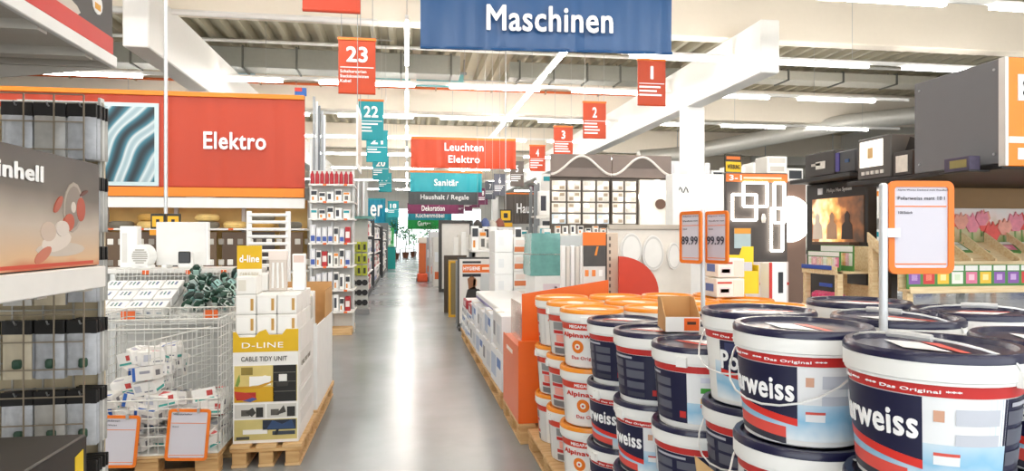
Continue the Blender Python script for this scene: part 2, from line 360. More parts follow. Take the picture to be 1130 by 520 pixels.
banner('green cloth banner reading Garten, the farthest one', 467, 239, 253, 34, 2.6, M('#1e9b46', .5), [('Garten', .03, .45, .42, .4)], None)
banner('dark taupe banner reading Haus beyond sign four', 577, 213, 247, 42, 2.4, M('#5b534e', .5), [('Haus', .05, .5, .44, .32)], ORANGE)
banner('teal banner with the end of a word above the left shelves', 409, 219, 246, 32, 1.5, M('#1489a8', .5), [('er', .2, .5, .42, .48)], TEAL)
banner('plain deeper teal banner farther down the left shelves', 421, 234, 258, 36, 2.4, M('#1f8f98', .5), [], TEAL)
# ================================================================ PALLETS
PINE = wood('pine', '#c79a63', '#e6c391'); PINE2 = wood('pine_block', '#b98a55', '#d8b27c')
PM = {}
def pm(dx, dy, dz, mat):
    k = (round(dx, 3), round(dy, 3), round(dz, 3), mat.name)
    if k not in PM: PM[k] = MB().bbox(-dx/2, dx/2, -dy/2, dy/2, 0, dz, mat, min(.004, dx*.2, dy*.2, dz*.2)).mesh('board')
    return PM[k]
def pallet(label, x0, x1, y0, y1, z=0.0, group='wooden pallets under the goods'):
    """boards run along the longer side"""
    lx, ly = x1-x0, y1-y0; t = thing('pallet', label, 'pallet', ((x0+x1)/2, (y0+y1)/2, z), 0, group)
    long_x = lx >= ly; L, W = (lx, ly) if long_x else (ly, lx)
    def put(name, a, b_, c, dl, dw, dz, mat):      # a along the length, b across
        if long_x: obj(name, pm(dl, dw, dz, mat), t, (a, b_, c))
        else: obj(name, pm(dw, dl, dz, mat), t, (b_, a, c))
    n = 5 if W > .55 else 3; bw = W/(n+ (n-1)*.28)
    for i in range(n): put('top_board', 0, -W/2+bw/2+i*(W-bw)/(n-1), .122, L, bw, .022, PINE)
    for a in (-L/2+.07, 0, L/2-.07):
        put('cross_board', a, 0, .1, .14, W, .022, PINE2)
        for b_ in (-W/2+.06, 0, W/2-.06): put('block', a, b_, .022, .14, .11 if W > .5 else .09, .078, PINE2)
    for b_ in (-W/2+.06, 0, W/2-.06): put('bottom_board', 0, b_, 0, L, .1, .022, PINE)
    return t
# ================================================================ PAINT BUCKETS
BH = .32
NAVY = M('#15153a', .3, var=.04, coat=.3); ORL = M('#f6961e', .35, var=.04, coat=.3); TUBW = M('#f1f1ee', .35, var=.02)
LRED = M('#c92f2c', .4, var=.03); LNAVY = M('#17173a', .4, var=.03); LGREY = M('#5b5d6b', .45, var=.05); LWH = M('#eceef0', .4, var=.02)
SKYB = gradient('sky_print', [(0, '#f0f5f8'), (.45, '#8fc3e2'), (1, '#dfeaf2')], 'Z', .02, .15, .5, 14)
def wrap(mb, R0, R1, H, off):
    """bend a flat drawing (x along the girth in metres, z up) round the tapered tub; x=0 faces -y"""
    out = []
    for x, y, z in mb.v:
        r = R0+(R1-R0)*z/H+off-y; a = -PI/2+x/((R0+R1)/2); out.append((r*math.cos(a), r*math.sin(a), z))
    mb.v = out; return mb
def patch(mb, x0, x1, z0, z1, mat, z0b=None, z1b=None, y=0.0):
    """rectangle (or slanted strip) cut into short columns so that it can bend"""
    z0b = z0 if z0b is None else z0b; z1b = z1 if z1b is None else z1b
    n = max(2, int(abs(x1-x0)/.011)); vs = []
    for i in range(n+1):
        t = i/n; x = x0+(x1-x0)*t; vs += [(x, y, z0+(z0b-z0)*t), (x, y, z1+(z1b-z1)*t)]
    mb.add(vs, [(2*i, 2*i+2, 2*i+3, 2*i+1) for i in range(n)], mat); return mb
def disc(mb, cx, cz, r, mat, y=0.0, n=20, sx=1.0):
    mb.add([(cx+sx*r*math.cos(2*PI*k/n), y, cz+r*math.sin(2*PI*k/n)) for k in range(n)], [tuple(range(n))], mat); return mb
def wrapped_text(body, mat, cx, cz, wd, ht, R0, R1, H, off, bold=.025, shear=0.0):
    me = text_mesh(body, mat, bold).copy(); mb = MB()
    vs = [(cx+v.co.x*wd+shear*v.co.z*ht, v.co.y*.12, cz+v.co.z*ht) for v in me.vertices]
    mb.add(vs, [tuple(p.vertices) for p in me.polygons], mat)
    return wrap(mb, R0, R1, H, off)
def join(*mbs):
    o = MB()
    for m in mbs:
        for k, mat in enumerate(m.mats): o.add([], [], mat)
        base = len(o.v); o.v += m.v
        for f, i in zip(m.f, m.m): o.f.append(tuple(q+base for q in f)); o.m.append(o.mi(m.mats[i]))
    return o
def tub_meshes(kind):
    R0, R1, H = (.158, .178, .295) if kind == 'dark' else (.146, .166, .295)
    RL = R1+.012; lidm = NAVY if kind == 'dark' else ORL; me = {}
    me['body'] = MB().lathe([(R0-.01, 0), (R0, .006), (R1, .25), (R1+.009, .251), (R1+.010, .285), (R1+.004, .29)], TUBW, 32).mesh('body')
    me['lid'] = MB().lathe([(R1+.009, .297), (RL+.002, .299), (RL+.002, .310), (RL-.004, .32), (RL-.02, .32), (RL-.026, .308), (.02, .311)], lidm, 36).mesh('lid')
    rim = MB().lathe([(R1+.010, .258), (RL+.001, .260), (RL+.001, .298), (R1+.010, .300)], TUBW, 36); me['rim'] = rim.mesh('rim')
    st = MB()
    if kind == 'dark':
        st.add([(-.10, -.05, .3125), (.02, -.09, .3125), (.10, -.03, .3125), (-.04, .0, .3125)], [(0, 1, 2, 3)], M('#f3f3f5', .4))
        st.add([(-.05, .012, .3125), (.11, -.018, .3125), (.12, .0, .3125), (-.02, .035, .3125)], [(0, 1, 2, 3)], M('#e2574c', .4))
    else:
        n = 20; st.add([(.09*math.cos(2*PI*k/n), .05*math.sin(2*PI*k/n), .3125) for k in range(n)], [tuple(range(n))], M('#fbe9cf', .4))
    me['lid_sticker'] = st.mesh('lid_sticker')
    hd = MB(); a = R1+.014; pts = []
    for k in range(13):
        t = PI*k/12; pts.append((a*math.cos(t)*1.02, -a*math.sin(t)*1.0-.012, .265-.15*math.sin(t)**.8))
    hd.tube(pts, .0032, M('#e8e8e6', .3, .3), 5); me['handle'] = hd.mesh('handle')
    hd2 = MB(); pts = []
    for k in range(13):
        t = PI*k/12; pts.append((a*math.cos(t)*1.02, -a*.5*math.sin(t), .265+.078*math.sin(t)**.6))
    hd2.tube(pts, .0032, M('#e8e8e6', .3, .3), 5); hd2.tube([pts[5], pts[6], pts[7]], .009, M('#c9c9c9', .4), 8); me['handle_up'] = hd2.mesh('handle')
    me['ear'] = MB().box(-.02, .02, -.014, .002, -.018, .018, TUBW).mesh('ear')
    L = MB(); half = PI*(R0+R1)/2
    if kind == 'dark':
        patch(L, -half, half, .224, .25, LRED)                                    # red band round the tub
        patch(L, -.20, .13, .02, .15, SKYB); patch(L, .13, .30, .02, .222, LWH)
        patch(L, .13, .30, .02, .12, SKYB, y=-.0008)
        patch(L, -.17, .13, .125, .222, LNAVY, .08, .222, y=-.0012)
        patch(L, -.17, .13, .105, .125, M('#e0352b', .4), .06, .08, y=-.0014)
        patch(L, -.08, .10, .04, .07, M('#e5544a', .4), .025, .055, y=-.0016)
        patch(L, -.08, .10, .022, .04, M('#3a3a44', .4), .008, .025, y=-.0016)
        patch(L, -.15, -.11, .18, .215, M('#3d4269', .4), y=-.0016)
        # information side: small icons and grey type blocks
        patch(L, .15, .17, .17, .195, M('#d7a58a', .4), y=-.0016); patch(L, .19, .28, .165, .2, M('#c6cad4', .4), y=-.0016)
        patch(L, .19, .28, .12, .145, M('#c6cad4', .4), y=-.0016)
        patch(L, .15, .20, .075, .10, LWH, y=-.0016); patch(L, .15, .20, .095, .102, M('#d9584c', .4), y=-.0018)
        # dark text back
        patch(L, half-.24, half+.04, .03, .222, LNAVY)
        patch(L, half-.27, half-.24, .03, .222, SKYB); patch(L, -half+.04, -half+.16, .03, .222, LWH); patch(L, -half+.04, -half+.16, .03, .11, SKYB, y=-.0010)
        for x0_, x1_ in ((half-.225, half-.135), (half-.115, half-.025)):
            for z, hh in ((.165, .03), (.12, .035), (.075, .03), (.04, .02)): patch(L, x0_, x1_, z, z+hh, LGREY if z > .05 else M('#3c3d4c', .45), y=-.0016)
        patch(L, half-.215, half-.08, .204, .213, M('#b9bac4', .4), y=-.0016)
        patch(L, half+.01, half+.035, .05, .075, LRED, y=-.0016)
        for z, c in ((.19, '#d7dae8'), (.15, '#4aa53f'), (.11, '#f0b63c'), (.095, '#d9584c')): patch(L, -half+.09, -half+.14, z, z+(.02 if c != '#d9584c' else .012), M(c, .4), y=-.0018)
        wrap(L, R0, R1, .25, .0012)
        T = [wrapped_text('Polarweiss', TYPEW, -.022, .158, .29, .064, R0, R1, .25, .0034, .028, -.0)]
        T.append(wrapped_text('*** Das Original ***   *** Das Original ***', TYPEW, .0, .235, .40, .010, R0, R1, .25, .0026, .02))
    else:
        patch(L, -half, half, .21, .245, M('#d8412c', .4))
        patch(L, -half+.02, -.15, .01, .21, M('#dcdcda', .4)); patch(L, .15, half-.02, .01, .21, M('#dcdcda', .4))
        for s in (-1, 1):
            c = s*(half*.5+.075)
            patch(L, c-.1, c+.1, .16, .205, M('#8d8f90', .45), y=-.0012); patch(L, c-.1, c+.1, .135, .155, LRED, y=-.0012)
            patch(L, c-.08, c+.08, .085, .13, M('#f0a79a', .45), y=-.0012); patch(L, c-.1, c+.1, .06, .08, LRED, y=-.0012); patch(L, c-.1, c+.1, .015, .05, M('#77797c', .45), y=-.0012)
        disc(L, -.02, .118, .036, M('#ee7d22', .4), -.0006); disc(L, -.02, .118, .016, M('#fbf4ea', .4), -.0009); disc(L, -.02, .118, .007, M('#d8412c', .4), -.0012)
        wrap(L, R0, R1, .25, .0012); TR = M('#d23a2a', .45, var=0)
        T = [wrapped_text('Alpinaweiß', TR, 0, .178, .25, .034, R0, R1, .25, .0028, .035), wrapped_text('MEGAPACK', TYPEW, 0, .228, .13, .017, R0, R1, .25, .0028, .03),
             wrapped_text('Das Original', TR, .02, .055, .16, .024, R0, R1, .25, .0028, .01)]
    me['label'] = L.mesh('label'); me['lettering'] = [q.mesh('lettering') for q in T]
    return me
TUB = {k: tub_meshes(k) for k in ('dark', 'orange')}
def bucket(kind, x, y, z, turn, label, group, handle=True):
    me = TUB[kind]; rz = math.atan2(-y, -x)+PI/2+R(turn)
    t = thing('paint_bucket', label, 'paint bucket', (x, y, z), rz, group)
    obj('body', me['body'], t); obj('rim', me['rim'], t); ld = obj('lid', me['lid'], t); obj('lid_sticker', me['lid_sticker'], ld, (0, 0, 0))
    lb = obj('label', me['label'], t); [obj('lettering', q, lb) for q in me['lettering']]
    if handle:
        obj('handle', me['handle' if handle[0] == 'down' else 'handle_up'], t, (0, 0, 0), R(handle[1]-turn))
    R1 = .188 if kind == 'dark' else .172
    ax = R(handle[1]-turn) if handle else R(100)
    for s in (0, PI): obj('ear', me['ear'], t, (R1*math.cos(ax+s), R1*math.sin(ax+s), .266), ax+s+PI/2)
    return t
ROW = ['bottom', 'middle', 'top']
P0 = .144
# -- dark navy buckets along the aisle edge
pallet('narrow wooden pallet under the navy buckets along the aisle', .92, 1.345, 2.38, 3.49)
pallet('small wooden pallet under the single navy stack beside the orange lids', 1.36, 1.70, 3.09, 3.42)
for (x, y, turns, what) in ((1.157, 2.53, (-150, -170, 150), 'nearest the cardboard tray'), (1.119, 2.915, (20, -62, 172), 'in the middle of the aisle row'), (1.10, 3.30, (-60, -55, 165), 'beside the orange lidded buckets'), (1.50, 3.27, (60, 20, -40), 'set back behind the aisle row')):
    for k in range(3):
        bucket('dark', x, y, P0+.31*k, turns[k], 'navy paint bucket, %s of stack %s' % (ROW[k], what), 'navy lidded paint buckets', False)
# -- orange lidded buckets
for i, (xa, xb) in enumerate(((.845, 1.635), (1.665, 2.455))):
    pallet('wooden pallet under the orange lidded buckets, %s' % ('at the aisle' if i == 0 else 'farther from the aisle'), xa, xb, 3.47, 4.67)
TR_ = {(0, 0): (-18, -10, -22), (0, 1): (110, 95, 100), (0, 2): (15, 100, 12)}
CN = ['at the aisle edge', 'second from the aisle', 'third from the aisle', 'farthest from the aisle']
RN = ['front row', 'middle row', 'back row']
for c in range(4):
    for r in range(3):
        for k in range(3):
            tu = TR_.get((c, r), (random.uniform(-60, 60),)*3)[k]
            bucket('orange', 1.03+.375*c, 3.67+.37*r, P0+BH*k, tu, 'white paint bucket with orange lid, %s %s, %s' % (RN[r], CN[c], ROW[k]), 'orange lidded paint buckets', False)
# -- tall block of navy buckets on doubled pallets
for k in range(2):
    for i, (xa, xb, ya, yb) in enumerate(((.94, 2.14, 1.23, 2.03), (1.02, 2.16, 2.05, 2.36), (1.48, 2.16, 2.38, 2.68))):
        pallet('wooden pallet, %s of the doubled pallets under the %s navy block' % (('lower', 'upper')[k], ('near', 'middle', 'far')[i]), xa, xb, ya, yb, k*.145)
ZB = .145+.145
BL = [(1.22, 2.195, (170, 172, 14), ('down', -35), 'reading Pola behind the weiss one'), (1.137, 1.80, (30, -160, -48), ('down', -30), 'reading weiss in the middle of the front row'), (1.24, 1.43, (-60, -30, -50), ('up', -28), 'nearest the camera'),
      (1.55, 1.935, (0, 40, -20), ('up', -20), 'right behind the price sign pole'), (1.635, 1.47, (0, 0, -50), ('down', -50), 'cut by the right edge of the photo'), (1.78, 2.43, (0, 0, 0), False, 'farthest back beneath the seed rack'), (1.94, 2.05, (0, 0, 30), ('up', 10), 'with raised wire handle at the right edge')]
for x, y, tu, hd, what in BL:
    for k in range(3):
        bucket('dark', x, y, ZB+.32*k, tu[k], 'navy paint bucket, %s of stack %s' % (ROW[k], what), 'navy lidded paint buckets', hd)
# cardboard tray and corner flap
CARD = M('#c99a63', .75, var=.08); CARDL = M('#d8b17c', .75, var=.06)
t = thing('cardboard_tray', 'small white cardboard tray with brown flap lying on the navy lids', 'tray', (1.20, 2.80, P0+.94), R(-12))
tw = .075
obj('tray_front', MB().box(-tw, tw, -.004, 0, 0, .065, M('#e9e7e3', .6)), t); obj('tray_base', MB().box(-tw, tw, 0, .2, 0, .004, CARD), t)
for s in (-1, 1): obj('tray_side', MB().xprism([(0, 0), (.2, 0), (.2, .14), (.12, .14), (0, .065)], s*tw-.002, s*tw+.002, CARD), t)
obj('tray_back', MB().box(-tw, tw, .2, .204, 0, .14, CARD), t)
obj('price_label', MB().box(.005, .07, -.006, -.004, .006, .06, M('#e8641e', .5)), t, (0, 0, 0)); obj('price_mark', MB().box(.018, .056, -.0065, -.006, .032, .045, M('#4a2a18', .6)), t)
t = thing('cardboard_sheet', 'brown cardboard corner sheet sticking out between the navy stacks', 'cardboard', (.995, 2.06, ZB))
obj('sheet', MB().prism([(-.04, .27), (.06, .25), (.07, .40), (.03, .42), (-.07, .50)], 0, .006, CARDL), t)
obj('stand_strip', MB().box(.03, .06, .0, .006, 0.0, .26, CARDL), t)
# price cards on poles
def card_face(t, wd, ht, price=None, lines=True, head=None, note=None, loc=(0, 0, 0), rz=0.0):
    """plastic orange frame with a paper card, standing in x,z, centred; part with sub-parts"""
    r = .022; fr = MB()
    b_ = .018
    def rr(w2, h2, rad, n=5):
        p = []
        for cx, cz, a0 in ((w2-rad, h2-rad, 0), (-w2+rad, h2-rad, 90), (-w2+rad, -h2+rad, 180), (w2-rad, -h2+rad, 270)):
            for k in range(n+1): a = R(a0+90*k/n); p.append((cx+rad*math.cos(a), cz+rad*math.sin(a)))
        return p
    o, i = rr(wd/2, ht/2, .022), rr(wd/2-b_, ht/2-b_, .008); n = len(o)
    vs = [(x, y, z) for y in (-.006, .006) for pl in (o, i) for x, z in pl]; fs = []
    for k in range(n):
        k2 = (k+1) % n
        fs += [(k, k2, n+k2, n+k), (2*n+k, 3*n+k, 3*n+k2, 2*n+k2), (k, 2*n+k, 2*n+k2, k2), (n+k, n+k2, 3*n+k2, 3*n+k)]
    fr.add(vs, fs, ORANGE)
    f = obj('frame', fr, t, loc, rz)
    obj('card', MB().box(-wd/2+.01, wd/2-.01, -.002, .002, -ht/2+.01, ht/2-.01, PAPER), f)
    for z in (.22, -.40): obj('rule', MB().box(-wd/2+b_+.004, wd/2-b_-.004, -.0032, -.002, ht*z, ht*z+.0035, ORANGE), f)
    if head:
        for k, (tx, ww, hh) in enumerate(head): letters(tx, INK, f, (-wd/2+.028+ww*wd/2, -.004, ht*(.40-.085*k)), ww*wd, hh*ht, .008, 'card_text')
    if note: letters(note[0], INK, f, (-wd/2+.03+note[1]*wd/2, -.004, ht*.16), note[1]*wd, .028*ht, .008, 'card_text')
    obj('small_print', MB().box(-wd/2+.03, -wd/2+.03+.22*wd, -.0032, -.002, -ht*.455, -ht*.44, INK), f)
    if price: letters(price, M('#3c3a4a', .6, var=0), f, (-wd*.03, -.004, -ht*.06), wd*.74, ht*.16, .012, 'price')
    return f
POLE = M('#d9dcde', .35, .3)
t = thing('price_stand', 'single orange framed price card on a white pole among the navy buckets', 'price sign', (1.385, 1.78, ZB), 0)
d_ = 1.385*SA+1.78*CA; kz = lambda py: HC+d_*(HOR-py)/FPX-ZB
obj('pole', MB().lathe([(.012, 0), (.012, kz(204)), (.006, kz(202))], POLE, 12), t); obj('foot', MB().lathe([(.02, 0), (.02, .012)], POLE, 12), t)
card_face(t, .200, .276, None, True, [('Alpina Weisse Deckend matt Wandfarbe', .80, .024), ('Polarweiss matt 10 l', .72, .038)], ('10l/Stück', .22), (.122, -.0, (kz(200)+kz(302))/2), R(-6))
obj('clip', MB().box(.008, .05, -.008, .008, kz(262), kz(252), POLE), t)
t = thing('price_stand', 'twin orange framed price cards reading 89.99 and 99.99 on a white pole', 'price sign', (1.592, 3.445, 0), 0)
d_ = 1.592*SA+3.445*CA; kz = lambda py: HC+d_*(HOR-py)/FPX
obj('pole', MB().lathe([(.012, 0), (.012, kz(232)), (.006, kz(231))], POLE, 12), t); obj('foot', MB().lathe([(.022, 0), (.022, .012)], POLE, 12), t)
for s, pr in ((-1, '89.99'), (1, '99.99')):
    card_face(t, .185, .285, pr, True, [('Alpina weiss', .8, .03), ('Wandfarbe matt', .7, .03)], ('Stück', .2), (s*.068*.91+.004, -s*.068*.41, (kz(233)+kz(291))/2), R(-76))
# two cartons and a yellow leaflet box behind the lids
def carton(name, label, x0, x1, y0, y1, z0, z1, body, bands=(), cat='carton', group=None, rz=0.0, tape=True):
    """bevelled carton; bands = (face, a0, a1, z0, z1, colour) in fractions on face 'f' (front), 'l' (left) or 'r'"""
    cx, cy = (x0+x1)/2, (y0+y1)/2; hx, hy, h = (x1-x0)/2, (y1-y0)/2, z1-z0
    t = thing(name, label, cat, (cx, cy, z0), rz, group)
    obj('box_body', MB().bbox(-hx, hx, -hy, hy, 0, h, body, min(.006, h*.1)), t)
    for f, a0, a1, b0, b1, c in bands:
        e = .0025; m = c if not isinstance(c, str) else M(c, .5)
        if f == 'f': mb = MB().box(-hx+2*hx*a0, -hx+2*hx*a1, -hy-e, -hy+.001, h*b0, h*b1, m)
        elif f == 'l': mb = MB().box(-hx-e, -hx+.001, hy-2*hy*a1, hy-2*hy*a0, h*b0, h*b1, m)
        elif f == 'r': mb = MB().box(hx-.001, hx+e, -hy+2*hy*a0, -hy+2*hy*a1, h*b0, h*b1, m)
        else: mb = MB().box(-hx+2*hx*a0, -hx+2*hx*a1, -hy+2*hy*b0, -hy+2*hy*b1, h-.001, h+e, m)
        obj('print', mb, t)
    if tape: obj('tape', MB().box(-hx, hx, -.02, .02, h-.001, h+.002, M('#d9c9a8', .4)), t)
    return t
zt = P0+BH*3
CRW = M('#efece4', .55)
for k in range(2):
    carton('small_carton', 'small cream carton with red and blue bands, %s of two on the orange lids' % ('lower', 'upper')[k], 2.0+.01*k, 2.2, 4.13, 4.32, zt+.001+k*.13, zt+.126+k*.13, CRW,
           (('f', .05, .55, .72, .82, '#c8402f'), ('f', .1, .5, .15, .55, '#e6dfe0'), ('f', .15, .45, .25, .45, '#c76a5a'), ('f', .6, .95, .1, .9, '#e4dfd2'), ('l', .2, .8, .3, .7, '#5b77b8')), 'carton', 'cream cartons on the orange lids')
t = thing('leaflet_box', 'upright yellow cardboard leaflet holder behind the price cards', 'leaflet holder', (2.33, 4.45, zt), R(-8))
YEL = M('#f5d31f', .55)
obj('back_panel', MB().prism([(-.12, 0), (.12, 0), (.12, .33), (.04, .33), (.02, .27), (-.12, .27)], .05, .056, YEL), t)
obj('front_panel', MB().box(-.12, .12, -.05, -.044, 0, .16, YEL), t); obj('side_panel', MB().box(.114, .12, -.05, .05, 0, .2, YEL), t)
obj('picture', MB().box(-.11, -.02, .048, .05, .17, .25, M('#6f86b5', .5, var=.4, scale=40)), t); obj('leaflet', MB().box(-.08, .08, -.03, .03, .02, .22, PAPER), t)
t = thing('flat_pack', 'tall white flat pack with red stripe leaning behind the yellow leaflet holder', 'flat pack', (2.62, 4.50, 0), R(10))
obj('box_body', MB().bbox(-.08, .08, -.05, .05, 0, 1.32, WHITE, .005), t); obj('print', MB().box(-.08, -.055, -.053, -.05, .9, 1.32, M('#d0352b', .5)), t); obj('mark', MB().box(.0, .04, -.053, -.05, 1.1, 1.25, DARK), t)
# ================================================================ LEFT FOREGROUND: shelf bay with boxed tools
SHELF = M('#d2cbc0', .5, .05); SHW = M('#eceae6', .45); UPR = M('#c9c7c2', .45, .2)
t = thing('shelf_bay', 'near shelf bay with grey metal shelves cut by the left edge', 'shelf unit', (-1.0, 0, 0))
for y in (.75, 2.44):
    obj('upright', MB().bbox(-.62, -.57, y-.03, y+.03, 0, 2.6, UPR, .004), t)
obj('back_panel', MB().box(-.62, -.60, .78, 2.41, .15, 2.6, M('#a8a49c', .6)), t)
def bay_shelf(z0, z1, y0, y1, edge):
    s = obj('shelf', MB().box(-.57, -.012, y0, y1, z0+.02, z1, SHELF), t)
    obj('front_edge', MB().bbox(-.012, .008, y0, y1, z0, z1, edge, .003), s)
    k = y0+.14
    while k < y1-.05: obj('rib', MB().box(-.56, -.012, k, k+.05, z0-.008, z0+.02, SHELF), s); k += .28
    for k in (y0, y1-.02): obj('bracket', MB().xprism([(k, z0-.0), (k+.02, z0), (k+.02, z0+.02), (k, z0+.02)], -.57, -.012, SHELF), s)
    obj('end_lip', MB().prism([(-.57, z0-.07), (-.012, z0), (-.012, z1), (-.57, z1)], y1, y1+.006, SHELF), s)
bay_shelf(2.085, 2.125, .78, 2.51, SHW); bay_shelf(1.335, 1.405, .78, 2.42, SHW); bay_shelf(.58, .64, .78, 2.35, SHW); bay_shelf(.1, .16, .78, 2.35, SHW)
# dark tool cartons: print is part of each carton's face (+x side looks into the aisle)
def tool_carton(label, y0, y1, z0, z1, face, x1=-1.02, dx=.42):
    t = thing('tool_carton', label, 'carton', (x1, (y0+y1)/2, z0)); L = (y1-y0)/2; h = z1-z0
    obj('box_body', MB().bbox(-dx, 0, -L, L, 0, h, M('#4a4540', .55), .006), t)
    f = obj('printed_face', MB().box(0, .003, -L+.006, L-.006, .004, h-.004, face), t)
    return t, f, L, h
EINF = gradient('tool_box_print', [(0, '#c0603c'), (.1, '#d8b48c'), (.38, '#c3b5a6'), (.68, '#6a625a'), (1, '#453f3a')], 'Z', 0, .34, .25, 3.5)
def tool_shape(f, c, s, e=.004):
    """little drawing of a red and grey power tool on the printed face: y,z polygons"""
    cy, cz = c
    def ell(y, z, ry, rz, col, k, tilt=0.0, y0=0, n=14):
        pl = [(cy+s*(y+ry*math.cos(2*PI*q/n)*math.cos(tilt)-rz*math.sin(2*PI*q/n)*math.sin(tilt)), cz+s*(z+ry*math.cos(2*PI*q/n)*math.sin(tilt)+rz*math.sin(2*PI*q/n)*math.cos(tilt))) for q in range(n)]
        obj('picture', MB().xprism(pl, .003, e+.0003*k, M(col, .5)), f)
    ell(-.02, -.085, .15, .022, '#cbbfb2', 0); ell(-.05, -.06, .09, .03, '#ded3c8', 1, .15); ell(-.10, -.03, .045, .03, '#c9b5a5', 2); ell(-.13, -.10, .05, .018, '#c4745c', 3, .4)
    ell(.05, .05, .062, .082, '#a89c90', 4, -.2); ell(.05, .05, .052, .07, '#8d8278', 5, -.2); ell(.05, .05, .016, .018, '#d5cabf', 6)
    ell(.10, .045, .03, .04, '#b8523c', 7); ell(-.045, .055, .035, .014, '#b55a44', 8, .8); ell(.02, .0, .035, .028, '#c05a42', 9, .3); ell(-.02, -.02, .04, .025, '#d9cec4', 10); ell(.12, .10, .03, .006, '#6a3a30', 11, .35)
t, f, L, h = tool_carton('dark brown tool carton with white lettering and a red power tool picture', 1.45, 2.435, 1.405, 1.745, EINF)
letters('Einhell', TYPEW, f, (.005, .0, h*.80), .27, .046, .035, rot=(0, 0, PI/2))
tool_shape(f, (.26, .14), .95); obj('picture', MB().xprism([(-L+.05, .01), (L-.05, .01), (L-.05, .02), (-L+.05, .02)], .003, .004, M('#c8452d', .5)), f)
t, f, L, h = tool_carton('dark carton with red band and red machine picture on the upper shelf', 1.6, 2.50, 2.125, 2.62, M('#4b4744', .55, var=.2, scale=4), -1.005)
obj('red_band', MB().xprism([(-L+.006, .004), (L-.006, .004), (L-.006, .06), (-L+.006, .06)], .003, .006, M('#cf3226', .5)), f)
tool_shape(f, (.02, .2), 1.5); obj('badge', MB().xprism([(L-.12+.035*math.cos(k*PI/6), .14+.035*math.sin(k*PI/6)) for k in range(12)], .003, .005, M('#f0ece8', .5)), f)
obj('badge', MB().xprism([(L-.14, .12), (L-.1, .12), (L-.1, .14), (L-.14, .14)], .005, .006, M('#e0a12c', .5)), f)
t, f, L, h = tool_carton('black carton with yellow mark on the low shelf at the bottom left corner', 1.35, 2.3, .64, .88, M('#2e2b29', .5, var=.2, scale=4), -1.0)
obj('white_mark', MB().xprism([(L-.36, .04), (L-.14, .06), (L-.14, .1), (L-.36, .08)], .003, .005, TYPEW), f); obj('yellow_mark', MB().xprism([(L-.08, .12), (L-.03, .13), (L-.03, .2), (L-.08, .19)], .003, .005, M('#e8c52a', .5)), f)
# grid wall with hanging packs, facing the camera
WIRE = M('#bdb8ae', .4, .4); WIREW = M('#e4e4e0', .4, .3)
def grid(x0, x1, z0, z1, y, nx, nz, r=.003, mat=WIRE):
    mb = MB()
    for i in range(nx+1): x = x0+(x1-x0)*i/nx; mb.box(x-r, x+r, y-r, y+r, z0, z1, mat)
    for i in range(nz+1): z = z0+(z1-z0)*i/nz; mb.box(x0, x1, y-2*r, y, z-r, z+r, mat)
    return mb
GY = 2.82
t = thing('grid_rack', 'wire grid rack with hanging packs behind the tool cartons', 'rack', (-1.165, GY, 0))
for k in range(2): g = obj('wire_grid', grid(-1.3+.66*k, -.66+.66*k, .12, 2.02, 0, 6, 19), t); g['kind'] = 'stuff'
for x in (-1.32, -.65, -.01): obj('post', MB().bbox(x-.006, x+.006, -.012, .02, 0, 2.04, UPR, .002), t)
for x in (-1.32, .01): obj('foot', MB().bbox(x-.02, x+.02, -.05, .3, 0, .03, UPR, .003), t)
g = obj('wire_grid', grid(-1.3, 0, .12, 2.02, -.16, 13, 19, .0022, M('#9c8f7c', .45, .3)), t); g['kind'] = 'stuff'
obj('backing', MB().box(-1.3, 0, .012, .018, .14, 2.0, M('#c9b896', .7)), t)
POUCH = [M('#d8cbb0', .35, var=.15, scale=30), M('#c4c6ca', .25, var=.3, scale=35), M('#b9b6b0', .3, var=.3, scale=22), M('#e2e0da', .3, var=.1)]
HEAD = M('#1f1d1c', .5); PK = []
for m in POUCH:
    mb = MB(); n = 5
    vs = [(-.05+.1*i/n, (-.012 if 0 < i < n and 0 < j < n else 0), -.03-.17*j/n) for j in range(n+1) for i in range(n+1)]
    fs = [(j*(n+1)+i, (j+1)*(n+1)+i, (j+1)*(n+1)+i+1, j*(n+1)+i+1) for j in range(n) for i in range(n)]
    mb.add(vs, fs, m); mb.add([(x, .004, z) for x, _, z in vs], [f[::-1] for f in fs], m); PK.append(mb.mesh('pouch'))
HDM = MB().bbox(-.052, .052, -.006, .004, -.045, .005, HEAD, .002).mesh('header_card'); HKM = MB().tube([(0, .0, -.008), (0, -.14, -.008), (0, -.15, .006)], .003, METAL, 5).mesh('hook')
FIT = MB().lathe([(.012, -.016), (.016, -.01), (.016, .01), (.012, .016)], M('#2f4f3c', .5), 8).mesh('fitting')
ZS = [1.99, 1.72, 1.46, 1.19, .93, .67, .41]
for ri, z in enumerate(ZS):
    for ci in range(12):
        x = -1.165-1.22+.109*ci; last = ci == 11; obj('hook', HKM, t, (x+1.165, 0, z))
        for dp in range(5 if last else (2 if ci > 8 else 1)):
            y = GY-.125+.022*dp
            p = thing('hanging_pack', 'clear pouch with black header, %s grid row, %s hook, %s on it' % (ORD[ri], ORD[ci], ORD[dp]), 'pack', (x, y, z), random.uniform(-.12, .12), 'pouches on the grid rack')
            obj('header_card', HDM, p); q = obj('pouch', PK[(ri+ci+dp) % 4 if not last else (1, 1, 2, 3, 2)[dp]], p, (0, 0, 0), 0, (1, 1, 1.05 if not last else 1.0))
            if dp == 0 and ri > 2 and ci > 5: obj('fitting', FIT, p, (.012, -.02, -.15), 0)
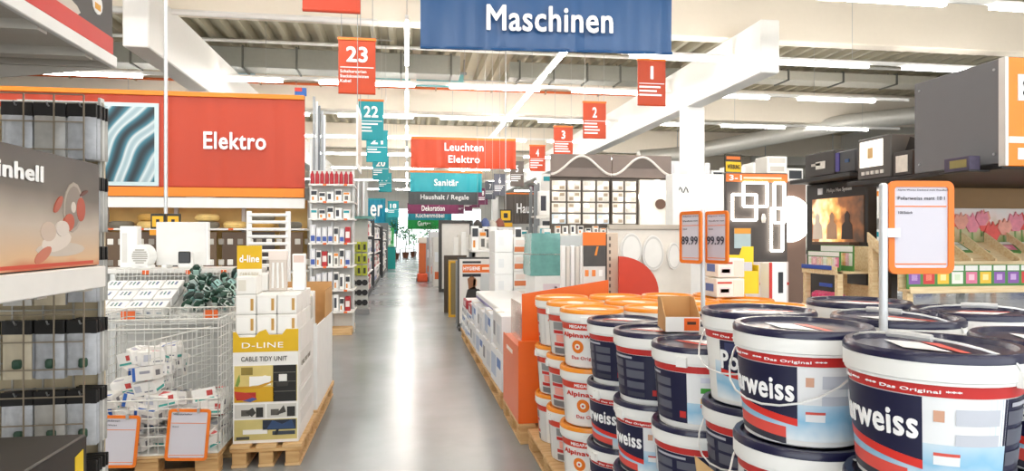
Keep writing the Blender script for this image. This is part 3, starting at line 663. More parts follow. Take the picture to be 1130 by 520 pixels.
# ================================================================ WIRE CAGE WITH SWITCH CARTONS
cx0, cx1, cy0, cy1 = -2.0, -1.175, 4.46, 5.22
pallet('wooden pallet under the wire cage of white cartons', cx0-.02, cx1+.0, cy0-.0, cy1+.02)
t = thing('wire_cage', 'white wire pallet cage with a dropped front gate', 'cage', (0, 0, .146))
def cage_panel(name, a, b_, z0, z1, n, nz, r=.0032):
    """wire panel between plan points a and b_"""
    a, b_ = Vector(a), Vector(b_); mb = MB()
    for i in range(n+1): p = a.lerp(b_, i/n); mb.tube([(p.x, p.y, z0), (p.x, p.y, z1)], r, WIREW, 4)
    for i in range(nz+1): z = z0+(z1-z0)*i/nz; mb.tube([(a.x, a.y, z), (b_.x, b_.y, z)], r*(1.7 if i in (0, nz) else 1), WIREW, 4)
    o = obj(name, mb, t); o['kind'] = 'stuff'; return o
cage_panel('front_gate', (cx0, cy0), (cx1, cy0), .0, .34, 14, 6); cage_panel('back_panel', (cx0, cy1), (cx1, cy1), 0, .84, 14, 14)
cage_panel('side_panel', (cx0, cy0), (cx0, cy1), 0, .84, 12, 14); cage_panel('side_panel', (cx1, cy0), (cx1, cy1), 0, .84, 12, 14)
cage_panel('divider', (-1.60, cy0+.05), (-1.42, cy1-.02), .0, .70, 12, 12); cage_panel('upper_front', (cx0, cy0+.01), (cx1, cy0+.01), .78, .84, 2, 1)
obj('cage_base', MB().box(cx0, cx1, cy0, cy1, 0, .006, WIREW), t)
def small_box_mesh(body, prints):
    mb = MB().bbox(-.5, .5, -.5, .5, 0, 1, M(body, .5, var=.04), .03)
    for f, a0, a1, b0, b1, c in prints:
        m = M(c, .5); e = .506
        if f == 'f': mb.quad((a0-.5, -e, b0), (a1-.5, -e, b0), (a1-.5, -e, b1), (a0-.5, -e, b1), m)
        elif f == 'r': mb.quad((e, a0-.5, b0), (e, a1-.5, b0), (e, a1-.5, b1), (e, a0-.5, b1), m)
        elif f == 'l': mb.quad((-e, .5-a0, b0), (-e, .5-a1, b0), (-e, .5-a1, b1), (-e, .5-a0, b1), m)
        else: mb.quad((a0-.5, b0-.5, 1.006), (a1-.5, b0-.5, 1.006), (a1-.5, b1-.5, 1.006), (a0-.5, b1-.5, 1.006), m)
    return mb.mesh('carton')
SWB = [small_box_mesh('#efedea', (('f', .1, .9, .1, .25, '#3aa39a'), ('f', .6, .85, .4, .8, '#c2423e'), ('t', .1, .5, .2, .5, '#b9b6c4'), ('r', .2, .8, .2, .6, '#cfcdd0'))),
       small_box_mesh('#f3f1ee', (('f', .1, .4, .3, .8, '#c9cbd6'), ('f', .5, .9, .2, .3, '#8a8c98'), ('t', .55, .9, .2, .8, '#d9595a'), ('r', .1, .9, .1, .3, '#3aa39a'))),
       small_box_mesh('#e9e6e2', (('f', .05, .2, 0, 1, '#2f62b8'), ('f', .4, .9, .5, .7, '#9a9aa6'), ('t', .1, .9, .1, .3, '#2f62b8'), ('r', .3, .7, .3, .7, '#77757c')))]
SWO = []
for i in range(114):
    if i < 6: x, y = cx0+.13+.13*i, cy0+.09          # row right behind the gate
    else: x, y = random.uniform(cx0+.1, cx1-.1), random.uniform(cy0+.1, cy1-.12)
    lay = i % (7 if i % 2 else 4); x = x if lay < 4 else min(x, -1.62); z = .16+lay*.085+random.uniform(0, .012)
    z = max(z, .16)
    o = obj('switch_carton', SWB[i % 3], None, (x, y, z), random.uniform(0, 3.1), (.15, .1, .085), None)
    o.rotation_euler = (random.uniform(-.25, .25), random.uniform(-.25, .25), random.uniform(-.7, .9))
    SWO.append((i % 3, x, o))
for q in range(3):
    for k, (_, _, o) in enumerate(sorted((e for e in SWO if e[0] == q), key=lambda e: e[1])): tag(o, 'white switch carton with %s in the wire cage, %s such from left' % (('teal print', 'red print', 'blue edge')[q], ORD[k]), 'carton', 'switch cartons in the wire cage')
for k, (px, ht, nt_) in enumerate(((128.5, [('Steckdosen', .42, .035), ('Rein-Weiss', .36, .03)], 'Stück'), (207.5, [('Wandschalter', .45, .035)], 'Stück'))):
    p = at_Y(px, (487.5, 480)[k], cy0-.03)
    tt = thing('price_card', 'orange framed price card on the cage gate, %s' % ('left one with two printed lines' if k == 0 else 'right one beside the yellow display'), 'price sign', p)
    f = card_face(tt, .245, .315, None, True, ht, (nt_, .15)); f.rotation_euler = (R(-4), R(4), R(4))
    for s in (-.06, .06): obj('clip', MB().box(s-.008, s+.008, .0, .03, .13, .16, METAL), tt)
# ---------------------------------------------------------------- sloping wire bins behind the cage
t = thing('bin_table', 'white display table with two sloping wire bins behind the cage', 'display table', (-1.75, 5.3, 0))
for x in (-.62, .52):
    for y in (.0, .62): obj('leg', MB().bbox(x-.02, x+.02, y-.02, y+.02, 0, .9 if y == 0 else 1.2, STEELW, .003), t)
for xa, xb in ((-.6, -.02), (.02, .5)):
    mb = MB(); n = 18
    for i in range(n+1): x = xa+(xb-xa)*i/n; mb.tube([(x, -.02, .98), (x, -.02, .88), (x, .6, 1.12), (x, .62, 1.24)], .003, WIREW, 4)
    for y, z in ((-.02, .98), (-.02, .93), (-.02, .88), (.1, .925), (.22, .972), (.34, 1.02), (.46, 1.066), (.6, 1.12), (.61, 1.18), (.62, 1.24)): mb.tube([(xa, y, z), (xb, y, z)], .004, WIREW, 4)
    o = obj('wire_bin', mb, t); o['kind'] = 'stuff'
    obj('bin_bottom', MB().xprism([(-.015, .872), (.6, 1.112), (.6, 1.106), (-.015, .866)], xa, xb, STEELW), t)
    obj('price_label', MB().box((xa+xb)/2-.0, (xa+xb)/2+.1, -.03, -.026, .90, .96, M('#e86a2a', .5)), t)
SLIT = small_box_mesh('#f4f3f1', (('t', .2, .3, .4, .8, '#6f8290'), ('t', .4, .5, .4, .8, '#4f7f80'), ('t', .6, .72, .4, .8, '#5a6f9a'), ('f', .1, .3, .3, .7, '#9aa3b4'), ('f', .6, .9, .3, .6, '#b7c2c8')))
for r in range(3):
    for c in range(4):
        o = obj('socket_carton', SLIT, None, (-2.27+.142*c, 5.39+.17*r, .93+.067*r), 0, (.134, .15, .07)); o.rotation_euler = (R(21), 0, 0)
        tag(o, 'white socket carton in the %s row of the sloping bin, %s from the left' % (('front', 'middle', 'back')[r], ORD[c]), 'carton', 'socket cartons in the sloping bin')
GB = []
for c1, c2 in (('#1f3d31', '#b9d8cf'), ('#254a3a', '#dfeae6'), ('#2a3a35', '#9cc5c0')):
    mb = MB(); rnd = random.Random(c1); vs = []; n, m_ = 8, 5
    for j in range(m_+1):
        for i in range(n):
            a = 2*PI*i/n; rr = (.25+.22*math.sin(PI*j/m_))*(1+rnd.uniform(-.12, .12)); vs.append((rr*math.cos(a), rr*math.sin(a)*.8, j/m_))
    fs = [(j*n+i, j*n+(i+1) % n, (j+1)*n+(i+1) % n, (j+1)*n+i) for j in range(m_) for i in range(n)]+[tuple(range(n))[::-1], tuple(m_*n+i for i in range(n))]
    mb.add(vs, fs, M(c1, .35, var=.3, scale=20)); mb.box(-.28, .28, -.42, -.36, .2, .75, M(c2, .5)); mb.box(.33, .40, -.25, .25, .25, .75, M(c2, .5)); mb.box(-.25, .2, .36, .42, .2, .7, M(c2, .5)); GB.append(mb.mesh('bag'))
GBO = []
for i in range(48):
    x = random.uniform(-1.69, -1.29); y = random.uniform(5.34, 5.82); z = .915+(y-5.32)*.39+.04*(i % 4)
    o = obj('clip_bag', GB[i % 3], None, (x, y, z), 0, (.075, .075, .1)); o.rotation_euler = (random.uniform(.6, 1.5), random.uniform(-.4, .4), random.uniform(-1.5, 1.5))
    GBO.append((i % 3, x, o))
for q in range(3):
    for k, (_, _, o) in enumerate(sorted((e for e in GBO if e[0] == q), key=lambda e: e[1])): tag(o, '%s fixings bag in the right sloping bin, %s such from left' % (('dark green teal-labelled', 'green white-labelled', 'blackish green')[q], ORD[k]), 'bag', 'green bags in the sloping bin')
# ---------------------------------------------------------------- white shelf with heaters behind the bins
t = thing('heater_shelf', 'white shelf counter carrying the fan and panel heaters', 'shelf', (-2.05, 6.05, 0))
obj('shelf_top', MB().bbox(-.95, .78, -.07, .4, 1.2, 1.235, SHW, .004), t); obj('back_board', MB().box(-.95, .78, .36, .38, 0, 1.2, M('#cfcdc8', .6)), t)
for x in (-.93, .76): obj('side_panel', MB().box(x-.015, x+.015, -.05, .36, 0, 1.2, SHW), t)
for x in (-.62, -.12, .22, .5): obj('price_tag', MB().box(x, x+.05, -.078, -.07, 1.19, 1.225, M('#ea6a2c', .5)), t)
zt_ = 1.236
p = at_Y(158.5, 297, 6.1); t = thing('fan_heater', 'small white fan heater with round grille on the white shelf', 'heater', (p.x, 6.1, zt_), R(-8))
mb = MB(); n = 20; vs = [(.08*math.cos(2*PI*k/n)*1.0, y, .105+.1*math.sin(2*PI*k/n)) for y in (-.06, .06) for k in range(n)]
mb.add(vs, [tuple(range(n)), tuple(range(n, 2*n))[::-1]]+[(i, i+n, (i+1) % n+n, (i+1) % n) for i in range(n)], WHITE); obj('housing', mb, t)
obj('base', MB().bbox(-.07, .07, -.06, .06, 0, .03, WHITE, .005), t)
for k in range(7):
    z = .05+.018*k; hw = math.sqrt(max(.0004, .065**2-(z-.105)**2)); obj('grille_bar', MB().bbox(-hw, hw, -.066, -.058, z-.005, z+.005, M('#b8b3aa', .5), .001), t)
p0_, p1_ = at_Y(173, 245, 6.2), at_Y(230, 293, 6.2)
t = thing('panel_heater', 'large white flat panel heater standing on the shelf below the red banner', 'heater', ((p0_.x+p1_.x)/2, 6.2, zt_))
hw = (p1_.x-p0_.x)/2; obj('panel', MB().bbox(-hw, hw, -.02, .02, .02, p0_.z-zt_, M('#e6e6e4', .4), .006), t); obj('frame_edge', MB().bbox(hw-.012, hw+.006, -.03, .03, .02, p0_.z-zt_, WHITE, .004), t)
for s in (-1, 1): obj('foot', MB().bbox(s*hw*.6-.02, s*hw*.6+.02, -.08, .08, 0, .025, WHITE, .004), t)
p = at_Y(204.5, 290, 6.05); t = thing('smart_thermostat', 'small white box with dark rounded screen in front of the panel heater', 'thermostat', (p.x, 6.06, zt_))
obj('body', MB().bbox(-.06, .06, -.03, .03, 0, .15, WHITE, .02), t); obj('screen', MB().bbox(-.048, .048, -.036, -.028, .045, .145, M('#37383a', .3), .008), t)
p = at_Y(146, 290, 6.2); t = thing('upright_box', 'narrow white upright box at the left end of the white shelf', 'box', (p.x, 6.22, zt_))
obj('box_body', MB().bbox(-.09, .05, -.05, .05, 0, .36, WHITE, .006), t); obj('label_strip', MB().box(-.07, -.03, -.053, -.05, .05, .3, M('#dcdad6', .5)), t)
# ladder shaped towel radiator
p0_, p1_ = at_Y(275, 233, 7.3), at_Y(318, 300, 7.3)
t = thing('towel_radiator', 'white ladder towel radiator standing behind the yellow display sign', 'radiator', ((p0_.x+p1_.x)/2, 7.3, 0)); hw = (p1_.x-p0_.x)/2; top = p0_.z
for s in (-1, 1): obj('upright', MB().bbox(s*hw-.025, s*hw+.025, -.02, .02, 0, top, WHITE, .006), t)
z = top-.04
while z > .2:
    obj('bar', MB().tube([(-hw, -.02, z), (hw, -.02, z)], .017, WHITE, 8), t); z -= .075
# ================================================================ YELLOW CABLE DISPLAY
dx0, dx1, dy0, dy1 = -1.125, -.712, 4.62, 5.34
pallet('wooden pallet under the yellow cable display', dx0-.01, dx1+.03, dy0-.05, dy1+.02)
pallet('wooden pallet under the brown open carton display', dx0+.02, dx1+.03, dy1+.07, 6.55)
DYEL = M('#e0b51c', .5); DW = M('#f1efec', .5); zb = .145; H_ = .9-zb
t = thing('cable_display', 'yellow and white cardboard display reading D-LINE CABLE TIDY UNIT', 'display', ((dx0+dx1)/2, dy0, zb)); hw = (dx1-dx0)/2
obj('tray', MB().box(-hw+.01, hw-.01, .01, dy1-dy0-.01, 0, .58, DW), t)
for s in (-1, 1): obj('side_panel', MB().box(s*hw-.004*(1+s)/2-.0, s*hw+.004*(1-s)/2, .004, dy1-dy0, 0, .74, DW), t)
fp = obj('front_panel', MB().prism([(-hw, 0), (hw, 0), (hw, .75), (hw*.62, .75), (hw*.5, .715), (hw*.1, .715), (0, .75), (-hw*.2, .735), (-hw*.35, .7), (-hw*.8, .7), (-hw*.9, .735), (-hw, .735)], 0, .006, DW), t)
def pr(x0, x1, z0, z1, c, e=.002, nm='print', var=.0, sc=9): return obj(nm, MB().box(hw*x0, hw*x1, -e, 0, z0, z1, M(c, .5, var=var, scale=sc)), fp)
obj('print', MB().prism([(-hw, .60), (hw, .60), (hw, .748), (hw*.62, .748), (hw*.5, .713), (hw*.1, .713), (0, .748), (-hw*.2, .733), (-hw*.35, .698), (-hw*.8, .698), (-hw*.9, .733), (-hw, .733)], -.002, 0, DYEL), fp)
letters('D-LINE', TYPEW, fp, (-.02, -.004, .645), .26, .035, .0); letters('CABLE TIDY UNIT', M('#5e5d5a', .6, var=0), fp, (-.01, -.004, .555), .29, .032, .02)
pr(-.96, .96, .27, .51, '#d9c47a', .002, 'photo_print', .15); pr(-.96, .25, .27, .37, '#d3a41e', .003, 'photo_print', .1); pr(.22, .94, .27, .51, '#1f1e1c', .003, 'photo_print', .3)
pr(-.5, .15, .38, .44, '#f2f1ee', .004, 'photo_print'); pr(.4, .65, .39, .45, '#e9e8e4', .004, 'photo_print'); pr(-.9, -.3, .285, .335, '#b3322a', .004, 'photo_print'); pr(-.75, -.4, .45, .5, '#8c7a3a', .004, 'photo_print', .4)
for k in range(2): pr(-.95+.98*k, -.02+.96*k, .165, .255, '#cfcdc6', .002, 'photo_print'); pr(-.3+.95*k, -.08+.98*k, .17, .235, '#2a2928', .003, 'photo_print'); pr(-.75+.9*k, -.5+.9*k, .18, .22, '#55524c', .003, 'photo_print', .4)
pr(-.96, .96, .02, .155, '#c9ba78', .002, 'photo_print', .2); pr(-.1, .93, .085, .15, '#232a3a', .003, 'photo_print', .4, 20); pr(-.7, .05, .06, .09, '#efeeea', .003, 'photo_print'); pr(-.9, -.5, .025, .045, '#4a4944', .003, 'photo_print'); pr(.2, .9, .05, .075, '#3c4450', .003, 'photo_print')
def pp(pl, c, e=.005): obj('photo_print', MB().prism([(hw*x, z) for x, z in pl], -e, -.002, M(c, .5)), fp)
for z in (.335, .40, .46): pr(.24, .92, z, z+.004, '#6a665e', .004, 'photo_print')
pp([(-.96, .36), (-.2, .36), (.22, .40), (.22, .41), (-.3, .375), (-.96, .375)], '#c9962a'); pp([(-.93, .38), (-.86, .43), (-.8, .455), (-.78, .41), (-.84, .375)], '#7f9a4a')
pp([(-.92, .30), (-.5, .275), (-.28, .295), (-.62, .335), (-.95, .345)], '#c03a2c', .006); pp([(-.7, .282), (-.46, .272), (-.26, .292), (-.4, .302)], '#4a5a9a', .0065)
pp([(.34, .37), (.66, .37), (.7, .40), (.3, .40)], '#3a3732'); pp([(-.5, .375), (.12, .40), (.15, .435), (-.02, .445), (-.5, .42)], '#f6f5f2', .0055)
pp([(-.62, .205), (-.4, .235), (-.3, .2), (-.42, .175)], '#3a3835'); pp([(.3, .18), (.55, .245), (.62, .2)], '#45423e'); pp([(.02, .09), (.2, .148), (.5, .12), (.8, .149), (.9, .09)], '#31486e'); pp([(.25, .05), (.32, .085), (.4, .085), (.36, .05)], '#22252c')
letters('CABLE TIDY UNIT', M('#8a857a', .6, var=0), t, (hw+.006, .3, .5), .42, .03, .01, rot=(0, 0, PI/2))
for k in range(4): obj('side_print', MB().box(hw-.001, hw+.003, .06+.0, .6, .1+.13*k, .19+.13*k, M('#e6e4e0', .5)), t)
zc = zb+.58
for r in range(3):
    for c in range(3):
        for dp in range(3):
            zz = zc+.001+r*.132; x = dx0+.012+c*.131; y = dy0+.02+dp*.22
            carton('cable_carton', 'white cable carton with brown grip slot, %s row of %s column, %s' % (('bottom', 'middle', 'top')[r], ('left', 'centre', 'right')[c], ('front', 'middle', 'back')[dp]), x, x+.127, y, y+.2, zz, zz+.13, M('#f4f2ee', .5), (('f', .74, .88, .2, .8, '#c79a52'), ('f', .06, .66, .15, .85, '#f8f7f4')), 'carton', 'white cable cartons on the yellow display', 0, False)
ztp = zc+.397
for c in range(2):
    carton('cable_carton', 'white cable carton standing alone on top of the display, %s' % ('left' if c == 0 else 'at the back'), dx0+.015+.02*c, dx0+.14+.02*c, dy0+.02+.3*c, dy0+.2+.3*c, ztp, ztp+.12, M('#f4f2ee', .5), (('f', .1, .5, .2, .8, '#e2ddd2'),), 'carton', 'white cable cartons on the yellow display', 0, False)
p0_, p1_ = at_Y(264, 271, 4.9), at_Y(291, 310, 4.9)
t = thing('display_sign', 'upright white sign with yellow top reading d-line above the display', 'sign', ((p0_.x+p1_.x)/2, 4.84, ztp)); hw2 = (p1_.x-p0_.x)/2; top = p0_.z-ztp
obj('board', MB().box(-hw2, hw2, 0, .006, 0, top, DW), t); obj('yellow_top', MB().box(-hw2, hw2, -.002, 0, top*.5, top, DYEL), t); letters('d-line', TYPEW, t, (0, -.004, top*.72), hw2*1.6, .05, .03); letters('CABLE TIDY', M('#cfc6b0', .6), t, (0, -.004, top*.38), hw2*1.5, .03, .01)
t = thing('cable_sample', 'clear sleeve of white cable samples standing on the display', 'sample pack', (-.90, 4.95, ztp)); obj('sleeve', MB().bbox(-.06, .06, -.02, .02, 0, .26, M('#d9cfc6', .3), .004), t)
for k in range(3): obj('cable', MB().tube([(-.035+.035*k, -.024, .02), (-.03+.03*k, -.026, .2)], .008, WHITE, 6), t)
obj('header_card', MB().box(-.062, .062, -.024, .022, .22, .28, M('#eadfd8', .5)), t)
t = thing('cable_trunking', 'white upright cable trunking pack at the right of the display', 'sample pack', (-.76, 4.98, ztp)); obj('box_body', MB().bbox(-.045, .045, -.03, .03, 0, .26, WHITE, .005), t); obj('label', MB().box(-.035, .035, -.033, -.03, .2, .25, M('#e0c9c0', .5)), t)
# brown open carton display behind it
t = thing('open_carton', 'tall white carton with open brown cardboard top behind the yellow display', 'carton', (-.9, 5.98, .145)); hx, hy, hh = .2, .54, .78
for s in (-1, 1): obj('side_panel', MB().box(s*hx-.004, s*hx+.004, -hy, hy, 0, hh-.12, WHITE), t); obj('inner_flap', MB().box(s*hx-.003, s*hx+.003, .0, hy, hh-.12, hh+.12, CARD), t)
for s in (-1, 1): obj('end_panel', MB().box(-hx, hx, s*hy-.004, s*hy+.004, 0, hh-.1 if s < 0 else hh+.16, WHITE if s < 0 else CARD), t)
obj('bottom', MB().box(-hx, hx, -hy, hy, 0, .4, WHITE), t)
for k in range(3):
    carton('flat_packet', ('grey booklet pack with yellow edge in the open brown carton', 'pale grey flat pack in the open brown carton', 'white flat pack at the back of the open brown carton')[k], -1.05+.02*k, -.78, 5.55+.16*k, 5.66+.16*k, .546, .98+.03*k, M(('#a9a69e', '#c9c7c0', '#efede8')[k], .5), (('f', .82, .9, .1, .95, '#e7c52a'), ('f', .2, .6, .5, .8, '#77756f')), 'pack', None, 0, False)
# ================================================================ ELEKTRO SECTION (left, middle distance)
EY = 10.95
ex0, ex1 = at_Y(-70, 200, EY).x, at_Y(336, 200, EY).x
zt0, zt1 = at_Y(250, 217.5, EY).z, at_Y(250, 103, EY).z
EL = ex1-ex0
t = thing('electrical_shelf', 'long shelf wall of switches and cables below the red Elektro banner', 'shelf unit', (ex0, EY+.02, 0))
obj('back_panel', MB().box(0, EL, .55, .58, 0, zt0-.01, M('#dcb970', .6, var=.3, scale=3)), t)
for k in range(6): obj('upright', MB().bbox(EL*k/5-.03, EL*k/5+.03, .5, .56, 0, zt0-.01, UPR, .004), t)
obj('white_header', MB().bbox(0, EL, -.02, .02, zt0-.17, zt0-.012, M('#fbfaf6', .4), .004), t)
zs = [at_Y(250, q, EY).z for q in (252, 300, 340)]
for z in zs: obj('shelf', MB().bbox(0, EL, 0, .5, z-.03, z, SHW, .004), t)
n = 12
for k in range(n):
    xa = EL*k/n+.05; b_ = obj('display_board', MB().bbox(xa, xa+EL/n-.08, .02, .05, zs[1]+.02, zs[0]-.06, M(('#5a4635', '#3c3430', '#6b5540')[k % 3], .55), .003), t)
    for r in range(2):
        for c in range(3): x = xa+.08+.15*c; obj('socket', MB().bbox(x, x+.085, .008, .02, zs[1]+.10+.32*r, zs[1]+.19+.32*r, M(('#f2efe8', '#c9c4ba', '#8d857a')[(k+c+r) % 3], .4), .006), b_)
    obj('price_tag', MB().box(xa+.1, xa+.17, -.008, 0, zs[0]-.03, zs[0], M('#ea6a2c', .5)), t)
# coils and cartons on the top shelf
def torus(R0, r, mat, n=18, m=8):
    mb = MB(); vs = [((R0+r*math.cos(2*PI*j/m))*math.cos(2*PI*i/n), (R0+r*math.cos(2*PI*j/m))*math.sin(2*PI*i/n), r+r*math.sin(2*PI*j/m)) for i in range(n) for j in range(m)]
    return mb.add(vs, [(i*m+j, ((i+1) % n)*m+j, ((i+1) % n)*m+(j+1) % m, i*m+(j+1) % m) for i in range(n) for j in range(m)], mat)
CO = [torus(.13, .055, M(c, .5, var=.2, scale=20)).mesh('coil') for c in ('#e3c27a', '#c79a4c', '#7a7466')]
k = 0; x = ex0+.3
while x < ex1-.2:
    o = obj('cable_coil', CO[k % 3], None, (x, EY+.25, zs[0]), 0); tag(o, '%s cable coil on the top shelf under the red banner, %s from the left' % (('yellow', 'tan', 'grey')[k % 3], ORD[k]), 'cable coil', 'cable coils on the electrical shelf')
    if k % 2 == 0:
        o2 = obj('cable_coil', CO[(k+1) % 3], None, (x, EY+.25, zs[0]+.112), 0); tag(o2, '%s cable coil stacked on the %s coil of the top shelf' % (('tan', 'grey', 'yellow')[k % 3], ORD[k]), 'cable coil', 'cable coils on the electrical shelf')
    k += 1; x += .42
# the red Elektro banner board
t = thing('electrical_banner', 'wide red banner board reading Elektro with cable picture and orange edges', 'banner', (ex0, EY, zt0)); h = zt1-zt0
mb = MB(); n = 60; vs = []
for i in range(n+1):
    x = EL*i/n; y = .012*math.sin(i*1.7)*math.sin(i*.31); vs += [(x, y, .16), (x, y, h-.06)]
mb.add(vs, [(2*i, 2*i+2, 2*i+3, 2*i+1) for i in range(n)], M('#c23a0e', .45, var=.07, scale=1.2)); obj('cloth', mb, t); obj('board', MB().box(0, EL, .02, .05, 0, h, M('#c03a1b', .6)), t)
obj('top_strip', MB().bbox(0, EL, -.04, .05, h-.07, h, M('#f08a12', .45), .004), t); obj('bottom_strip', MB().bbox(0, EL, -.04, .05, 0, .14, M('#f08a12', .45), .004), t)
cx = at_Y(260, 155, EY).x-ex0; letters('Elektro', TYPEW, t, (cx, -.04, at_Y(260, 156, EY).z-zt0), at_Y(295, 0, EY).x-at_Y(226, 0, EY).x, .27, .025)
mcab, nt, b = nodes_mat('cable_picture'); tc = nt.nodes.new('ShaderNodeTexCoord'); wv = nt.nodes.new('ShaderNodeTexWave'); wv.inputs['Scale'].default_value = .9; wv.inputs['Distortion'].default_value = 3.5; wv.inputs['Detail'].default_value = 1; wv.wave_type = 'RINGS'; wv.rings_direction = 'Y'
mp = nt.nodes.new('ShaderNodeMapping'); mp.inputs['Location'].default_value = (-5.2, 0, .9)
rp = nt.nodes.new('ShaderNodeValToRGB'); E = rp.color_ramp.elements; E[0].color = lin('#1c2a33'); E[1].color = lin('#9fb9c2'); e = E.new(.5); e.color = lin('#3d7f92'); e = E.new(.8); e.color = lin('#d7e2e4')
for a, o in ((tc.outputs['Object'], mp.inputs[0]), (mp.outputs[0], wv.inputs['Vector']), (wv.outputs['Color'], rp.inputs[0]), (rp.outputs[0], b.inputs['Base Color'])): nt.links.new(a, o)
px0, px1 = at_Y(20, 0, EY).x-ex0, at_Y(176, 0, EY).x-ex0; pz0, pz1 = at_Y(120, 205, EY).z-zt0, at_Y(120, 113, EY).z-zt0
obj('picture_border', MB().bbox(px0, px1, -.035, -.02, pz0, pz1, M('#cfe3e6', .4), .003), t); obj('picture', MB().box(px0+.05, px1-.06, -.042, -.03, pz0+.06, pz1-.06, mcab), t)
# hanging pole with yellow pictogram sign
p = at_Y(183, 236, 9.0)
t = thing('pictogram_sign', 'yellow and black pictogram sign on a long white pole in front of the red banner', 'sign', (p.x, 9.0, p.z))
obj('pole', MB().tube([(0, 0, .0), (0, 0, ZR-p.z)], .022, POLE, 10), t)
for s in (-1, 1):
    pl = obj('sign_plate', MB().bbox(s*.09-.085, s*.09+.085, -.012, .012, -.19, 0, M('#2b2a22', .5), .004), t); obj('yellow_face', MB().box(s*.09-.065, s*.09+.065, -.016, -.012, -.165, -.03, M('#f5b91c', .5)), pl); obj('mark', MB().box(s*.09-.02, s*.09+.02, -.018, -.016, -.13, -.07, INK), pl)
obj('lower_plate', MB().bbox(-.19, .06, -.01, .01, -.27, -.2, M('#f0a01e', .5), .003), t)
p = at_Y(331.5, 104, EY); t = thing('corner_sign', 'small blue and red sign standing on the right end of the red banner', 'sign', (p.x, EY+.03, zt1)); obj('board', MB().bbox(-.09, .09, -.01, .01, 0, .13, M('#1f5fae', .5), .003), t); obj('red_part', MB().box(-.09, .02, -.013, -.01, .07, .13, M('#cf3a2c', .5)), t)
# ---------------------------------------------------------------- end gondola with small goods
gy = 10.55; gx0, gx1 = at_Y(340, 0, gy).x, at_Y(388, 0, gy).x; GW = gx1-gx0; gz = lambda y: at_Y(364, y, gy).z
t = thing('end_gondola', 'tall end gondola of small goods at the aisle corner beside the red banner', 'shelf unit', (gx0, gy, 0))
for x in (0, GW*.5, GW): obj('upright', MB().bbox(x-.02, x+.02, .3, .36, 0, gz(150) if x == 0 else gz(185), STEELW, .003), t)
obj('back_panel', MB().box(0, GW, .34, .36, 0, gz(186), M('#dad8d2', .5)), t); obj('base', MB().bbox(0, GW, .0, .72, 0, .1, PINE, .004), t)
SY = [203, 222, 241, 268, 294, 320, 344]
for q in SY:
    s = obj('shelf', MB().bbox(-.0, GW, 0, .34, gz(q)-.025, gz(q), SHW, .003), t)
    for k in range(4): obj('price_tag', MB().box(GW*(.1+.24*k), GW*(.1+.24*k)+.05, -.006, 0, gz(q)-.03, gz(q), M('#ec7434' if k % 2 else '#f3efe8', .5)), s)
    obj('aisle_shelf', MB().bbox(GW, GW+.03, .0, .72, gz(q)-.025, gz(q), SHW, .003), t)
CAN = MB().lathe([(.028, 0), (.03, .01), (.03, .15), (.02, .17), (.014, .175), (.014, .2)], M('#b01f2d', .4), 10).mesh('can')
for k in range(9):
    o = obj('spray_can', CAN, None, (gx0+.05+k*.072, gy+.1, gz(203))); tag(o, 'red can on the top shelf of the end gondola, %s from the left' % ORD[k], 'can', 'red cans on the end gondola')
GM = [small_box_mesh(c, pr_) for c, pr_ in (('#f1efec', (('f', .1, .9, .55, .9, '#35393f'), ('f', .2, .5, .1, .4, '#d98a2e'))), ('#eceae6', (('f', .1, .9, .6, .85, '#1f9aa6'),)), ('#f5f4f1', (('f', .15, .6, .2, .8, '#3a3c45'), ('r', .2, .8, .2, .8, '#c9c6bf'))),
      ('#dfdfe3', (('f', .1, .9, .1, .4, '#3d5aa8'), ('f', .3, .7, .5, .9, '#f3f3f3'))), ('#f0eee8', (('f', .1, .9, .75, .95, '#e48a2a'), ('f', .25, .75, .15, .6, '#6d6a66'))), ('#b5292f', (('f', .1, .9, .3, .7, '#f0e4e0'),)))]
GN = ['white pack with black print', 'white pack with teal band', 'white pack with dark symbol', 'pale pack with blue base', 'white pack with orange top', 'red pack with white label']
rows = ['second', 'third', 'fourth', 'fifth', 'sixth', 'seventh']
for r, q in enumerate(SY[1:]):
    n = 5 if r < 2 else 7; wdt = (GW-.04)/n; hh = (gz(SY[r])-gz(q))-.07
    for k in range(n):
        m = random.choice((0, 1, 2, 4)) if r < 2 else (3 if r in (2, 4) and k < 4 else random.choice((0, 2, 3, 4, 0, 2, 5)))
        o = obj('goods_pack', GM[m], None, (gx0+.02+wdt*(k+.5), gy+.11, gz(q)), 0, (wdt*.86, .14, hh*random.uniform(.7, .98)))
        tag(o, '%s, %s shelf of the end gondola, %s from left' % (GN[m], rows[r], ORD[k]), 'pack', 'packs on the end gondola')
for k in range(5):
    p = at_Y(345.5+2.9*k, 186, gy+.5); o = obj('metal_profile', MB().bbox(-.018, .018, -.02, .02, 0, at_Y(346, 112+5*k, gy+.5).z, M(('#9b9ea0', '#c9ccce', '#6f7376')[k % 3], .4, .5), .003), None, (p.x, gy+.62+.03*(k % 2), 0.1)); tag(o, 'upright grey metal profile behind the end gondola, %s from the left' % ORD[k], 'metal profile', 'metal profiles behind the end gondola')
p0_ = at_X(389, 182, -.80); p1_ = at_X(384, 98, -.80)
t = thing('side_sign', 'narrow white picture board seen edge-on above the end gondola', 'sign', (-.80, 11.6, gz(182))); obj('board', MB().bbox(-.015, .015, -.45, .45, 0, 1.05, WHITE, .004), t); obj('picture', MB().box(.015, .018, -.4, .4, .1, .95, M('#cbb9a6', .5, var=.4, scale=5)), t)
for s in (-.35, .35): obj('cable', MB().tube([(0, s, 1.05), (0, s, ZR-gz(182))], .006, METAL, 4), t)
[obj('hanger_bar', MB().box(-.42, .42, s-.02, s+.02, ZR-gz(182)-.03, ZR-gz(182)-.001, METAL), t) for s in (-.35, .35)]
